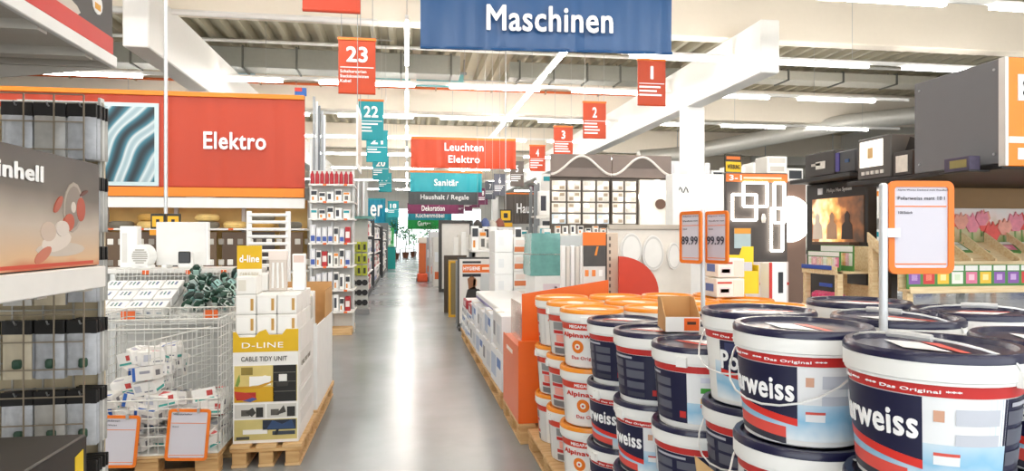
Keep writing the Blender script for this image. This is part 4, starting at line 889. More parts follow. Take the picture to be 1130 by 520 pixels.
# ---------------------------------------------------------------- farther left shelves
by = 13.6; bx0, bx1 = at_Y(386.5, 0, by).x, at_Y(406, 0, by).x; bz = lambda y: at_Y(396, y, by).z
t = thing('pegboard_display', 'pegboard end panel with green packs and black discs beyond the end gondola', 'display', (bx0, by, 0)); W = bx1-bx0
obj('board', MB().bbox(0, W, 0, .03, .1, bz(200), M('#c7c9c6', .5), .004), t); obj('base', MB().bbox(-.02, W+.04, -.25, .05, 0, .1, GREY, .005), t); obj('glass_shelf', MB().bbox(-.1, W+.15, -.3, .05, bz(242), bz(239), M('#8fd0c8', .15, trans=.5), .003), t)
for k in range(3): obj('pipe', MB().tube([(.05+.1*k, -.05, bz(240)), (.05+.1*k, -.02, bz(200))], .03, M('#cfd2d2', .3, .4), 8), t)
DISC = MB().add([(.06*math.cos(k*PI/8), -.02, .06*math.sin(k*PI/8)) for k in range(16)]+[(.06*math.cos(k*PI/8), .0, .06*math.sin(k*PI/8)) for k in range(16)], [tuple(range(16)), tuple(range(16, 32))[::-1]]+[(i, i+16, (i+1) % 16+16, (i+1) % 16) for i in range(16)], DARK).mesh('disc')
YG = small_box_mesh('#b9c23a', (('f', .25, .75, .2, .75, '#2f3322'),))
for r in range(6):
    for c in range(3):
        x = bx0+W*(.18+.32*c)
        if r < 3: o = obj('blister_card', YG, None, (x, by-.03, bz(278+13*r)), 0, (.095, .05, .2)); tag(o, 'yellow green blister pack on the pegboard end panel, %s row %s' % (ORD[r], ORD[c]), 'pack', 'green packs on the pegboard')
        else: o = obj('cutting_disc', DISC, None, (x, by-.002, bz(312+11*(r-3))), 0, (1, 1, 1)); tag(o, 'black cutting disc on the pegboard end panel, %s row %s' % (ORD[r-3], ORD[c]), 'disc', 'black discs on the pegboard')
def aisle_unit(label, x0, x1, y0, y1, top, body, n, cols, base='#3a3a3c', side=-1):
    """gondola along the aisle: end panel towards the camera, shelves and goods on the aisle side"""
    t = thing('aisle_gondola', label, 'shelf unit', ((x0+x1)/2, y0, 0)); W = (x1-x0)/2; L = y1-y0
    obj('end_panel', MB().bbox(-W, W, 0, .03, 0, top, M(body, .5), .004), t); obj('back_panel', MB().box(-.02, .02, .03, L, 0, top, M(body, .5)), t)
    obj('base', MB().bbox(-W, W, .03, L, 0, .12, M(base, .5), .004), t); zz = [.12+(top-.2)*k/4 for k in range(1, 5)]
    for z in zz: obj('shelf', MB().bbox(-W, W, .03, L, z-.02, z, SHW, .003), t)
    for r, z in enumerate([.12]+zz[:-1]):
        for k in range(n):
            y = y0+.05+(L-.1)*(k+.5)/n; m = random.choice(cols)
            o = obj('shelf_pack', GM[m], None, ((x1 if side < 0 else x0)+side*.16, y, z), PI/2 if side < 0 else -PI/2, ((L-.1)/n*.85, .24, (top-.2)/4*random.uniform(.6, .85)))
            tag(o, '%s, %s shelf, %s along the %s' % (GN[m], ('lowest', 'second', 'third', 'upper')[r], ORD[k], label.split(' with')[0]), 'pack', 'packs on the '+label.split(' with')[0])
aisle_unit('grey left gondola with mixed packs', -1.75, -.95, 15.3, 19.5, 2.1, '#8d9092', 7, (0, 1, 2, 3, 5))
aisle_unit('dark left gondola with mixed packs', -1.75, -.95, 20.3, 25.0, 2.0, '#3b3d40', 6, (0, 2, 3, 5))
aisle_unit('black left gondola with mixed packs', -1.7, -.9, 26, 31, 1.9, '#2c2d30', 5, (0, 2, 3))
aisle_unit('far left gondola with mixed packs', -1.8, -.9, 33.5, 40, 2.2, '#6d6f70', 5, (0, 1, 2))
p = at_Y(432.5, 301, 30); t = thing('teal_column', 'narrow teal column display at the far left of the aisle', 'display', (-.72, 32.6, 0)); obj('body', MB().bbox(-.18, .18, -.15, .15, 0, 1.0, M('#0f9a94', .5), .01), t); obj('cap', MB().bbox(-.2, .2, -.17, .17, 1.0, 1.05, M('#0c7d79', .5), .005), t)
t = thing('white_counter', 'white topped dark counter beside the far left gondolas', 'counter', (-2.6, 17.2, 0)); obj('body', MB().bbox(-.5, .7, 0, .6, 0, 1.5, M('#3b3c40', .5), .01), t); obj('top', MB().bbox(-.55, .75, -.05, .65, 1.5, 1.75, WHITE, .01), t)
# ---------------------------------------------------------------- garden end of the aisle
LEAFM = [M(c, .55, var=.3, scale=3) for c in ('#2f8a3e', '#4fb05a', '#1d6a34', '#7cc77a')]
def plant(label, x, y, hgt, rad, n, mat, pot='#7a4a34'):
    rnd = random.Random(label); t = thing('potted_plant', label, 'plant', (x, y, 0))
    obj('pot', MB().lathe([(.18, 0), (.26, .4), (.28, .42), (.24, .42)], M(pot, .6), 14), t); obj('trunk', MB().tube([(0, 0, .4), (.05, 0, hgt*.5), (0, 0, hgt*.75)], .04, M('#5a4630', .7), 6), t)
    mb = MB()
    for _ in range(n):
        a, e, r = rnd.uniform(0, 2*PI), rnd.uniform(-.6, 1.4), rad*rnd.uniform(.35, 1); c = Vector((r*math.cos(a)*math.cos(e), r*math.sin(a)*math.cos(e), hgt*.7+r*math.sin(e)))
        d = Vector((rnd.uniform(-1, 1), rnd.uniform(-1, 1), rnd.uniform(-.6, .6))).normalized(); s = d.cross(Vector((0, 0, 1))).normalized()*.07; L = .2
        mb.add([c-d*L*.5, c+s, c+d*L*.5, c-s+Vector((0, 0, .01))], [(0, 1, 2, 3)], mat)
    f = obj('foliage', mb, t); f['kind'] = 'stuff'
plant('bushy dark green potted tree at the far garden end', -.75, 47, 2.6, .9, 260, LEAFM[2]); plant('light green potted shrub left of the far aisle end', -1.6, 45, 1.9, .8, 220, LEAFM[1])
plant('pale green potted shrub in the middle of the far garden end', .5, 52, 1.7, .7, 180, LEAFM[3]); plant('mid green potted tree before the far windows', -.1, 49.5, 2.3, .7, 200, LEAFM[0]); plant('tall green potted palm beside the green banner', 1.6, 50, 2.7, .8, 220, LEAFM[0])
t = thing('garden_stand', 'pale green display stand at the far garden end', 'display', (-1.3, 43, 0)); obj('body', MB().bbox(-.5, .5, 0, .5, 0, 1.1, M('#8fd6a0', .5), .01), t); obj('header', MB().bbox(-.5, .5, 0, .06, 1.1, 2.1, M('#3fae5c', .5), .01), t); obj('panel', MB().box(-.35, .35, -.01, 0, 1.3, 1.9, M('#dff2e2', .5)), t)
t = thing('garden_table', 'low white plant table in the far aisle end', 'table', (.0, 46, 0)); obj('table_top', MB().bbox(-.5, .6, -.4, .4, .7, .75, M('#cfd8d2', .5), .01), t)
for x in (-.45, .55):
    for y in (-.35, .35): obj('leg', MB().box(x-.03, x+.03, y-.03, y+.03, 0, .7, GREY), t)
# ================================================================ RIGHT SIDE OF THE AISLE: promotional pallets
OR2 = M('#e8671a', .42, var=.05, coat=.15)
pallet('wooden pallet under the orange display stand', .80, 1.56, 4.78, 5.62)
t = thing('orange_display', 'glossy orange cardboard display bin with tall back sheet beside the paint', 'display', (.8, 4.78, .145))
obj('bin_front', MB().bbox(0, .30, .02, .03, 0, .60, OR2, .003), t); obj('bin_side', MB().bbox(0, .01, .03, .8, 0, .56, OR2, .003), t); obj('bin_top', MB().box(.01, .3, .03, .8, .54, .55, OR2), t)
obj('lettering_strip', MB().box(-.002, 0, .3, .6, .46, .49, M('#f7e9de', .5)), t)
obj('back_sheet', MB().prism([(.05, 0), (.72, 0), (.72, 1.03), (.05, .93)], .16, .172, OR2), t)
obj('clear_holder', MB().bbox(.05, .06, .25, .7, .56, .85, M('#f7d9c8', .1, trans=.6, alpha=.6), .003), t); obj('leaflets', MB().bbox(.07, .11, .35, .6, .56, .76, PAPER, .003), t)
# white and blue cartons along the aisle
CB = [('#eef0f3', (('l', .08, .5, .2, .8, '#b9c7de'), ('l', .6, .9, .55, .8, '#5b7fc0'), ('f', .1, .9, .3, .7, '#d9dde6'), ('f', .15, .4, .4, .6, '#8fa2c4'))), ('#e6e7e9', (('l', .1, .3, .3, .7, '#8b8d94'), ('l', .5, .85, .2, .7, '#cfd3da'), ('f', .1, .5, .2, .5, '#a8acb6')))]
ys = [5.78, 6.5, 7.22, 7.95, 8.7, 9.45]
for i in range(3): pallet('wooden pallet under the white aisle cartons, %s from the orange display' % ORD[i], .80, (1.55, 1.47, 1.10)[i], ys[2*i], ys[2*i]+1.40)
for i, y in enumerate(ys):
    for k in range(2 if i < 4 else 3):
        b_ = CB[(i+k) % 2]; hh = (.33, .30, .27, .27, .11, .11)[i]
        carton('aisle_carton', 'white carton with blue print, %s along the aisle pallets, %s layer' % (ORD[i], ('lower', 'upper', 'third')[k]), .81+.01*k, (1.52, 1.52, 1.45, 1.45, 1.08, 1.08)[i], y+.01, y+.69, .146+k*(hh+.002), .146+k*(hh+.002)+hh, M(b_[0], .45), b_[1], 'carton', 'white cartons along the aisle', R((1.0, -1.2, .6)[k % 3]))
for k in range(2):
    y = ys[4]+.02+.73*k; z = .146+3*.112; carton('red_carton', 'dark red and white flat carton on the aisle cartons, %s' % ('nearer' if k == 0 else 'farther'), .83, 1.07, y, y+.5, z, z+.12, M('#a5212f', .45), (('t', .1, .9, .1, .9, '#efe9ea'), ('l', .3, .7, .2, .8, '#f0dcdc')), 'carton', 'red cartons on the aisle pallets', 0, False)
t = thing('bath_panel', 'long white boxed panel lying on the aisle cartons', 'panel', (1.22, 7.4, .146+2*.272), R(0)); obj('panel', MB().bbox(-.34, .2, -1.3, 1.2, 0.04, .12, M('#f8f8f8', .3), .01), t); obj('edge_band', MB().box(-.343, -.34, -1.25, 1.15, .04, .07, M('#8c87b8', .5)), t); obj('spacer', MB().box(-.2, .2, -1.2, 1.1, 0, .04, M('#dfe0e4', .5)), t)
# poster stand with the woman in black
py = 10.9; q0, q1 = at_Y(507, 286, py), at_Y(552, 345, py); PW = q1.x-q0.x; pz1 = q0.z
t = thing('poster_stand', 'poster stand with orange HYGIENE strip and a person in black pointing', 'poster', (q0.x, py, 0))
obj('frame', MB().bbox(-.03, PW+.03, 0, .03, .05, pz1+.03, M('#4a4846', .45), .005), t); ps = obj('poster', MB().box(0, PW, -.004, 0, .1, pz1, M('#dcd8d4', .5)), t)
obj('orange_strip', MB().box(.05, PW, -.007, -.004, pz1-.22, pz1-.09, M('#e8722a', .5)), ps); letters('HYGIENE', TYPEW, ps, (.20, -.009, pz1-.155), .27, .06, .03); obj('text_bar', MB().box(.37, PW-.05, -.009, -.007, pz1-.175, pz1-.135, M('#f7dcc8', .5)), ps)
for za, zb_ in ((.07, .035), (.29, .24)): obj('caption', MB().box(.05, .05+PW*.45, -.007, -.004, pz1-za, pz1-zb_, INK), ps)
for pl, c in (([(.12, .32), (.3, .3), (.33, .62), (.24, .72), (.13, .66), (.09, .5)], '#2b2726'), ([(.26, .6), (.44, .52), (.45, .56), (.30, .68)], '#2b2726'), ([(.44, .52), (.52, .53), (.5, .57), (.45, .56)], '#d9a584'), ([(.15, .66), (.26, .68), (.27, .84), (.2, .9), (.13, .84)], '#8a5a3a'), ([(.22, .72), (.28, .72), (.285, .82), (.23, .84)], '#e0b090')):
    obj('picture', MB().prism([(x, z*(pz1-.05)/1.12) for x, z in pl], -.007, -.004, M(c, .5)), ps)
obj('picture', MB().box(.34, PW, -.006, -.004, .35, .62, M('#b58a66', .5)), ps); obj('picture', MB().box(.34, PW, -.006, -.004, .62, pz1-.24, M('#c3c7c9', .5)), ps)
for x in (0, PW): obj('foot', MB().bbox(x-.03, x+.03, -.2, .2, 0, .05, M('#4a4846', .45), .005), t)
# framed door samples farther down
def frame_panel(label, px0, px1, pytop, Y, col, inner, n=3):
    a, b_ = at_Y(px0, pytop, Y), at_Y(px1, pytop, Y); W = b_.x-a.x; t = thing('framed_panel', label, 'display panel', (a.x, Y, 0)); H = a.z; fw = min(.09, W*.18)
    for x in (0, W-fw): obj('frame_post', MB().bbox(x, x+fw, 0, .08, 0, H, M(col, .45), .005), t)
    obj('frame_top', MB().bbox(fw, W-fw, 0, .08, H-fw, H, M(col, .45), .005), t); obj('frame_bottom', MB().bbox(fw, W-fw, 0, .08, 0, fw, M(col, .45), .005), t)
    obj('panel', MB().box(fw, W-fw, .03, .05, fw, H-fw, M(inner, .35)), t)
    return t
frame_panel('large dark framed shower panel standing across the right aisle edge', 484, 522, 243, 18.4, '#3a3836', '#e3e0da')
frame_panel('yellow framed sample board on the right aisle edge', 495, 509, 288, 12.6, '#d9a52c', '#8a7a55'); frame_panel('brown framed sample board behind the yellow one', 490, 515, 282, 13.4, '#4a3c2c', '#c9b48c')
frame_panel('second yellow framed board farther along the right aisle edge', 490, 499, 290, 14.6, '#d0a12c', '#6a5d42'); frame_panel('grey metal framed board beside the poster stand', 503, 512, 288, 11.7, '#8d9092', '#b5b7b8')
for k in range(7):
    a = at_Y(503+4.2*k, 262-3*(k % 3), 17.2); o = obj('door_sample', MB().bbox(-.06, .06, -.02, .02, 0, a.z, M(('#f0eee9', '#dcd8d0', '#f7f6f3')[k % 3], .4), .006), None, (a.x, 17.2+.09*(k % 2), 0), R(8)); tag(o, 'narrow white door sample, %s from the left before the dark frame' % ORD[k], 'sample board', 'white door samples')
pxs = [(470, 478, 262, 25, '#9fa3a8'), (474, 483, 256, 23, '#c2c4c6'), (466, 474, 268, 29, '#7f8790'), (478, 486, 262, 20.5, '#d4d2cc'), (470, 478, 270, 33, '#6a7078')]
for k, (a0, a1, yt, Y, c) in enumerate(pxs):
    a, b_ = at_Y(a0, yt, Y), at_Y(a1, yt, Y); aisle = max(.62, a.x); carton('stacked_goods', ('tall grey goods carton on the far right aisle edge', 'light grey goods carton beside the dark frame', 'slate goods carton deep in the right aisle edge', 'cream goods carton just before the grey one', 'dark slate goods carton deepest in the aisle')[k], aisle, aisle+(b_.x-a.x)+.25, Y, Y+1.1, 0, a.z, M(c, .5), (('f', .1, .9, .5, .7, '#dfe3e6'), ('f', .1, .6, .15, .3, '#c9602c'), ('l', .1, .9, .3, .6, '#e7e5e0')), 'carton', None, 0, False)
p = at_z(466, 311, 0); t = thing('red_machine', 'upright red and orange floor machine at the far right aisle edge', 'machine', (p.x, p.y, 0)); obj('base', MB().bbox(-.17, .17, -.17, .17, 0, .28, M('#e2562a', .4), .03), t); obj('column', MB().bbox(-.12, .12, -.1, .1, .28, 1.3, M('#c9642f', .45), .02), t); obj('head', MB().bbox(-.14, .14, -.12, .12, 1.3, 1.5, M('#d9d2c6', .45), .02), t)
for s in (-1, 1): obj('wheel', MB().tube([(s*.17, 0, .08), (s*.2, 0, .08)], .08, DARK, 12), t)
# tall white carton stacks in the middle ground
def stack(label, px0, px1, pyt, Y, depth, n, body, bands, z0=.146, nm='carton_stack_box', grp=None, rz=0):
    a, b_ = at_Y(px0, pyt, Y), at_Y(px1, pyt, Y); hh = (a.z-z0)/n
    for k in range(n): carton(nm, '%s, %s from the bottom' % (label, ORD[k]), a.x, b_.x, Y, Y+depth, z0+k*hh, z0+(k+1)*hh-.003, M(body, .45), bands, 'carton', grp or label, rz, k == n-1)
    return a, b_
pa = at_Y(546, 0, 8.6).x; pallet('wooden pallet under the bright white carton tower', pa-.0, pa+1.2, 8.68, 9.5)
stack('bright white carton of the tower right of the poster', 546, 566, 254, 8.72, .6, 5, '#fbfbfa', (('f', .2, .5, .3, .7, '#eef0f2'),)); stack('white carton with orange strips beside the bright tower', 566.5, 592, 262, 8.78, .6, 6, '#f3f1ee', (('f', .05, .95, .15, .45, '#dd7f4f'), ('f', .1, .5, .55, .85, '#efe0d8')))
SW = M('#7fb9b3', .15, var=.25, scale=12, trans=.25); a = at_Y(590, 300, 8.2); b2 = at_Y(620, 258, 8.2); pallet('wooden pallet under the teal wrapped goods', a.x-.02, b2.x+.02, 7.72, 8.5)
stack('white base carton under the teal wrapped bundle', 590, 621, 305, 7.8, .6, 3, '#f1efed', (('f', .3, .9, .3, .7, '#e6d5dc'), ('f', .7, .8, .4, .6, '#b5447a')))
z0_ = at_Y(600, 305, 7.8).z
for k in range(2):
    x0_, x1_ = at_Y(585, 0, 7.85).x, at_Y(620, 0, 7.85).x; z_ = z0_+.26*k+.002; t = thing('wrapped_bundle', 'teal shrink-wrapped bundle of packs, %s of two' % ('lower', 'upper')[k], 'bundle', ((x0_+x1_)/2, 8.1, z_)); hw = (x1_-x0_)/2*(1-.06*k)
    mb = MB(); n = 10; vs = []
    for j in range(5):
        for i in range(n*2):
            s = i/(n*2)*4; sd = int(s); f_ = s-sd; xx, yy = ((-1+2*f_, -1), (1, -1+2*f_), (1-2*f_, 1), (-1, 1-2*f_))[sd]; w_ = 1-.05*random.random(); vs.append((hw*xx*w_, .25*yy*w_, .25*j/4))
    m2 = n*2; mb.add(vs, [(j*m2+i, j*m2+(i+1) % m2, (j+1)*m2+(i+1) % m2, (j+1)*m2+i) for j in range(4) for i in range(m2)]+[tuple(range(m2))[::-1], tuple(4*m2+i for i in range(m2))], SW); obj('wrap', mb, t)
    for i in range(4): obj('pack', MB().bbox(-hw*.85+i*hw*.44, -hw*.85+i*hw*.44+hw*.36, -.22, .22, .01, .235, M(('#2f8f88', '#e8efee', '#4fa8a0', '#d9e6e4')[i], .4), .01), t)
# white profiles, orange/black poster stand, slotted panel, red rounded panel
for k in range(5):
    a = at_Y(619+5.2*k, 271+(k % 2), 7.0); o = obj('white_profile', MB().bbox(-.022, .022, -.03, .03, 0, a.z, M(('#fbfaf8', '#e3ded6')[k % 2], .4), .005), None, (a.x+.02, 7.0, 0)); tag(o, 'upright white profile beside the orange topped stand, %s from the left' % ORD[k], 'profile', 'white upright profiles')
t = thing('grey_board', 'pale grey board standing behind the white profiles', 'board', (at_Y(632, 0, 7.3).x, 7.3, 0)); obj('board', MB().bbox(-.14, .14, 0, .02, 0, at_Y(632, 260, 7.3).z, M('#c3c8c8', .5), .004), t); obj('foot', MB().bbox(-.14, .14, -.1, .1, 0, .03, GREY, .004), t)
a, b_ = at_Y(643, 256, 6.2), at_Y(668.5, 300, 6.2); W = b_.x-a.x; t = thing('product_stand', 'slim display stand with orange header and dark picture behind the orange lids', 'display', (a.x, 6.2, 0)); H = a.z; hz = lambda y: at_Y(655, y, 6.2).z
obj('board', MB().bbox(0, W, 0, .03, 0, H, M('#dedbd6', .5), .01), t); obj('orange_header', MB().box(0, W, -.004, 0, hz(271), H-.004, M('#ee7a25', .5)), t); obj('dark_picture', MB().box(.005, W-.005, -.004, 0, hz(294), hz(271), M('#4a4745', .5, var=.4, scale=8)), t)
obj('picture', MB().prism([(W*.5, hz(282)), (W*.6, hz(282)), (W*.68, hz(272)), (W*.6, hz(272))], -.007, -.004, M('#e58a2c', .5)), t)
for k in range(3): obj('tag', MB().box(W*(.1+.3*k), W*(.25+.3*k), -.004, 0, hz(305), hz(298), M('#ef8a3c' if k < 2 else '#f7f5f2', .5)), t)
obj('side_edge', MB().bbox(W, W+.012, 0, .05, 0, H-.02, M('#4a4745', .5), .002), t)
a, b_ = at_Y(669.5, 257, 6.25), at_Y(682, 300, 6.25); W = b_.x-a.x; t = thing('slotted_panel', 'beige slotted upright panel left of the red rounded panel', 'panel', (a.x, 6.25, 0)); obj('panel', MB().bbox(0, W, 0, .05, 0, a.z, M('#d9c8b4', .5), .004), t)
for k in range(9): obj('slot', MB().box(W*.2, W*.35, -.003, 0, .95+.065*k, .985+.065*k, M('#6d6257', .6)), t)
a, b_ = at_Y(683, 283, 6.1), at_Y(727, 318, 6.1); W = b_.x-a.x; H = a.z; rr = a.z-b_.z
t = thing('rounded_board', 'red panel with a quarter-round top standing behind the orange lids', 'panel', (a.x, 6.1, 0))
obj('panel', MB().prism([(0, 0), (W, 0)]+[(W*math.cos(k*PI/24), H-rr*1.15+rr*1.15*math.sin(k*PI/24)) for k in range(13)], 0, .03, M('#d23b1c', .42)), t); obj('foot', MB().bbox(0, W, -.12, .15, 0, .02, M('#8c2a16', .5), .004), t)
t = thing('seat_board', 'white display board of oval toilet seats behind the red panel', 'display', (at_Y(705, 0, 8.6).x, 8.6, 0)); sz = at_Y(705, 253, 8.6).z; obj('board', MB().bbox(-.42, .75, .03, .06, 0, sz, M('#efe9e0', .5), .004), t); obj('top_rail', MB().bbox(-.42, .75, -.02, .06, sz, sz+.06, M('#c9beb0', .5), .004), t)
for k, (px, pyc, w_, h_) in enumerate(((696, 277, .15, .24), (720, 281, .15, .26), (743, 284, .09, .2))):
    c = at_Y(px, pyc, 8.6); n = 24; mb = MB(); vs = [(w_*math.cos(2*PI*i/n), y, h_*math.sin(2*PI*i/n)*(1 if math.sin(2*PI*i/n) > 0 else .8)) for y in (-.03, .03) for i in range(n)]; mb.add(vs, [tuple(range(n)), tuple(range(n, 2*n))[::-1]]+[(i, i+n, (i+1) % n+n, (i+1) % n) for i in range(n)], M('#f6f4f0', .3))
    mb2 = MB(); mb2.add([(x*.93, -.035, z*.93) for x, y, z in vs[:n]]+[(x*.82, -.035, z*.82) for x, y, z in vs[:n]], [(i, (i+1) % n, (i+1) % n+n, i+n) for i in range(n)], M('#dcdad6', .4))
    o = obj('toilet_seat', mb, None, c); o2 = obj('seam', mb2, o); tag(o, 'white oval toilet seat on the display board, %s from the left' % ORD[k], 'toilet seat', 'toilet seats on the display board')
# ================================================================ LAMP WALL (right, middle distance)
LY = 15.0; lx0, lx1 = at_Y(608, 0, LY).x, at_Y(741, 0, LY).x; lz = lambda y: at_Y(674, y, LY).z; LW = lx1-lx0; U = LW/133.0
t = thing('lamp_wall', 'wide display wall of lit switches and lamps with wavy brown header', 'display wall', (lx0, LY, 0))
obj('back_panel', MB().box(0, LW, .1, .14, 0, lz(195), M('#6a5f55', .55)), t); obj('base_cabinet', MB().bbox(0, LW, -.35, .1, 0, lz(258), M('#e9e4da', .5), .01), t)
TAU = gradient('taupe_print', [(0, '#b5a598'), (1, '#7f7067')], 'Z', 0, .6, .4, 2.0); PALE = M('#e9e2da', .4)
for k in range(2):
    hx = 67*U*k; hd = obj('header_panel', MB().bbox(hx, hx+66*U, 0, .08, lz(196), lz(171), TAU, .01), t)
    pts = [(hx+66*U*i/24, -.012, lz(193)+(lz(173)-lz(193))*(.5-.5*math.cos(2*PI*(i/24*1.0+.0)))) for i in range(25)]
    obj('wave_line', MB().tube(pts, .03, PALE, 6), hd)
    obj('wave_fill', MB().prism([(p[0], p[2]) for p in pts[5:20]], -.012, -.004, M('#5f534b', .5)), hd)
LIT = M('#fff6e6', .4, 0, 1.6, 0); CELLW = M('#f6efe4', .45); CELLD = M('#655c54', .5)
cols = [(609, 624), (626, 640), (642.5, 656), (658, 671), (675, 687), (689, 701)]
for c, (a, b_) in enumerate(cols):
    xa, xb = (a-608)*U, (b_-608)*U
    pn = obj('sample_panel', MB().bbox(xa-.02, xb+.02, .02, .1, lz(249), lz(198), CELLD, .006), t)
    for r in range(4):
        z1 = lz(200+12.2*r); z0 = lz(210.5+12.2*r)
        obj('sample_plate', MB().bbox(xa, xb, .0, .02, z0, z1, CELLW if (c+r) % 3 else M('#cfdde6' if r == 3 else '#f2ebdd', .45), .006), pn)
        for q in range(4):
            qx = xa+(xb-xa)*(.12+.44*(q % 2)); qz = z0+(z1-z0)*(.12+.44*(q//2)); obj('switch', MB().bbox(qx, qx+(xb-xa)*.32, -.018, 0, qz, qz+(z1-z0)*.32, (LIT if (q+r+c) % 3 == 0 else M(('#ffffff', '#b9a68e', '#e9e2d6')[(q+r) % 3], .4)), .004), pn)
pn = obj('lamp_board', MB().bbox((705-608)*U, (735-608)*U, .0, .1, lz(249), lz(198), M('#f5efe4', .45), .006), t)
for k, (px, pyc, r_) in enumerate(((711, 205, .1), (724, 204, .13), (730, 212, .09), (710, 217, .14), (728, 225, .12), (713, 231, .08), (722, 240, .1))):
    n = 16; c = ((px-608)*U, lz(pyc)); obj('ceiling_lamp', MB().prism([(c[0]+r_*math.cos(2*PI*i/n), c[1]+r_*math.sin(2*PI*i/n)) for i in range(n)], -.06, 0, LIT if k != 4 else M('#6b4d3c', .5)), pn)
for k in range(16):
    x = lx0+.12+k*LW/16.4; m = random.choice((0, 2, 4)); o = obj('lamp_carton', GM[m], None, (x, LY-.14, lz(258)), 0, (.12, .12, random.uniform(.12, .2))); tag(o, '%s on the lamp wall counter, %s from the left' % (GN[m].replace('pack', 'lamp carton'), ORD[k]), 'carton', 'cartons on the lamp wall counter')
# white spotlight unit
SY_ = 10.6; a, b_ = at_Y(742, 190, SY_), at_Y(801, 190, SY_); W = b_.x-a.x; t = thing('spotlight_unit', 'plain white spotlight display wall with small lit spots', 'display wall', (a.x, SY_, 0)); sz = lambda y: at_Y(770, y, SY_).z
obj('panel', MB().bbox(0, W, 0, .3, 0, sz(192), M('#fbfaf7', .4), .01), t); obj('logo', MB().tube([(W*.12+.02*i, -.006, sz(210)+.05*math.sin(i*1.3)) for i in range(9)], .008, DARK, 5), t)
for k in range(3):
    x = W*(.36+.17*k); obj('spot', MB().tube([(x, -.01, sz(213)), (x, .0, sz(213))], .035, M('#ffd9a0', .4, 0, 2.5, 0), 10), t)
obj('window_shelf', MB().bbox(W*.42, W*.75, -.05, 0, sz(290), sz(268), M('#4b4a55', .5), .005), t)
for k in range(4): obj('dark_post', MB().box(-.02-.03*k*2, -.0-.03*k*2, -.02, .02, 0, sz(258), M(('#4a4a4d', '#b9b7b2')[k % 2], .45)), t)
# black light panel with glowing squares
BYY = 8.0; a, b_ = at_Y(801, 190, BYY), at_Y(869, 190, BYY); W = b_.x-a.x; bz_ = lambda y: at_Y(835, y, BYY).z; ux = lambda px: (px-801)/68.0*W
t = thing('light_panel', 'black display panel with glowing white square lamps and orange strip', 'display', (a.x, BYY, 0))
obj('panel', MB().bbox(0, W, 0, .06, bz_(289), bz_(191), M('#4c4542', .5), .006), t); obj('orange_strip', MB().bbox(0, W, -.006, 0, bz_(201), bz_(192), M('#e8762c', .5), .002), t); letters('3-1', TYPEW, t, (ux(811), -.012, bz_(196.5)), .17, .07, .03); obj('text_bar', MB().box(ux(820), ux(862), -.008, -.006, bz_(197.5), bz_(195.5), M('#f7d5b8', .5)), t)
obj('base', MB().bbox(-.02, W+.02, 0, .5, 0, bz_(289), M('#e6d6d0', .5), .01), t); obj('base_band', MB().box(ux(838), W+.02, -.004, 0, bz_(315), bz_(312), M('#c8372c', .5)), t)
GLOW = M('#fff8ea', .4, 0, 4.0, 0)
for x0_, x1_, y0_, y1_ in ((819, 845, 202, 228), (807, 833, 215, 243), (853, 864, 202, 246), (849.5, 862, 230, 277)):
    r_ = [(ux(x0_), -.03, bz_(y0_)), (ux(x1_), -.03, bz_(y0_)), (ux(x1_), -.03, bz_(y1_)), (ux(x0_), -.03, bz_(y1_))]
    lp = obj('lamp_frame', MB().box(r_[0][0], r_[1][0], -.02, -.0, r_[0][2]-.02, r_[0][2], M('#d9d4cc', .4)), t)
    for i in range(4): obj('glow_bar', MB().tube([r_[i], r_[(i+1) % 4]], .016, GLOW, 6), lp)
obj('sticker', MB().box(ux(810), ux(828), -.006, 0, bz_(274), bz_(252), M('#bcd0d4', .5)), t); obj('sticker_top', MB().box(ux(810), ux(828), -.008, -.006, bz_(258), bz_(252), M('#e8a03c', .5)), t)
obj('small_knob', MB().lathe([(.02, bz_(246)), (.03, bz_(241)), (.015, bz_(236))], PALE, 10, c=(ux(841), -.03)), t)
# yellow sign and white carton on top
p = at_Y(817, 188, BYY); t = thing('yellow_sign', 'yellow and black tilted sign reading WERBUNG above the black light panel', 'sign', (p.x, BYY+.2, bz_(191)-.0), R(12)); hw = .13
obj('board', MB().bbox(-hw, hw, -.01, .01, .02, .26, M('#3a3526', .5), .003), t); obj('yellow_face', MB().box(-hw+.01, hw-.01, -.014, -.01, .03, .16, M('#f2c81e', .5)), t); letters('WERBUNG', INK, t, (0, -.016, .095), .2, .06, .02); obj('orange_bar', MB().box(-hw+.02, hw-.02, -.014, -.01, .19, .23, M('#e8762c', .5)), t); obj('foot', MB().box(-hw, hw, -.05, .05, 0, .02, GREY), t)
obj('stem', MB().box(-.01, .01, .04, .05, 0, .2, GREY), t)
p = at_Y(853, 188, BYY+.1); carton('white_lamp_carton', 'white carton lying on top of the black light panel', p.x-.14, p.x+.14, BYY+.0, BYY+.3, bz_(191)+.001, bz_(191)+.22, M('#f6f4ef', .5), (('f', .1, .9, .6, .9, '#d9d5cc'), ('f', .15, .85, .1, .4, '#c9c3ba')), 'carton', None, 0, False)
# round lamp on brown panel
p = at_Y(872, 242, 8.3); t = thing('round_lamp', 'large glowing round lamp on a brown panel beside the black light panel', 'lamp', (p.x, 8.3, 0))
obj('panel', MB().bbox(-.1, .26, .05, .1, 0, at_Y(880, 200, 8.3).z, M('#7a5f50', .5), .006), t); n = 28; rr = .31
obj('shade', MB().prism([(rr*math.cos(2*PI*i/n)-.02, p.z+rr*math.sin(2*PI*i/n)) for i in range(n)], -.03, .04, M('#fffaf0', .4, 0, 1.6, 0)), t)
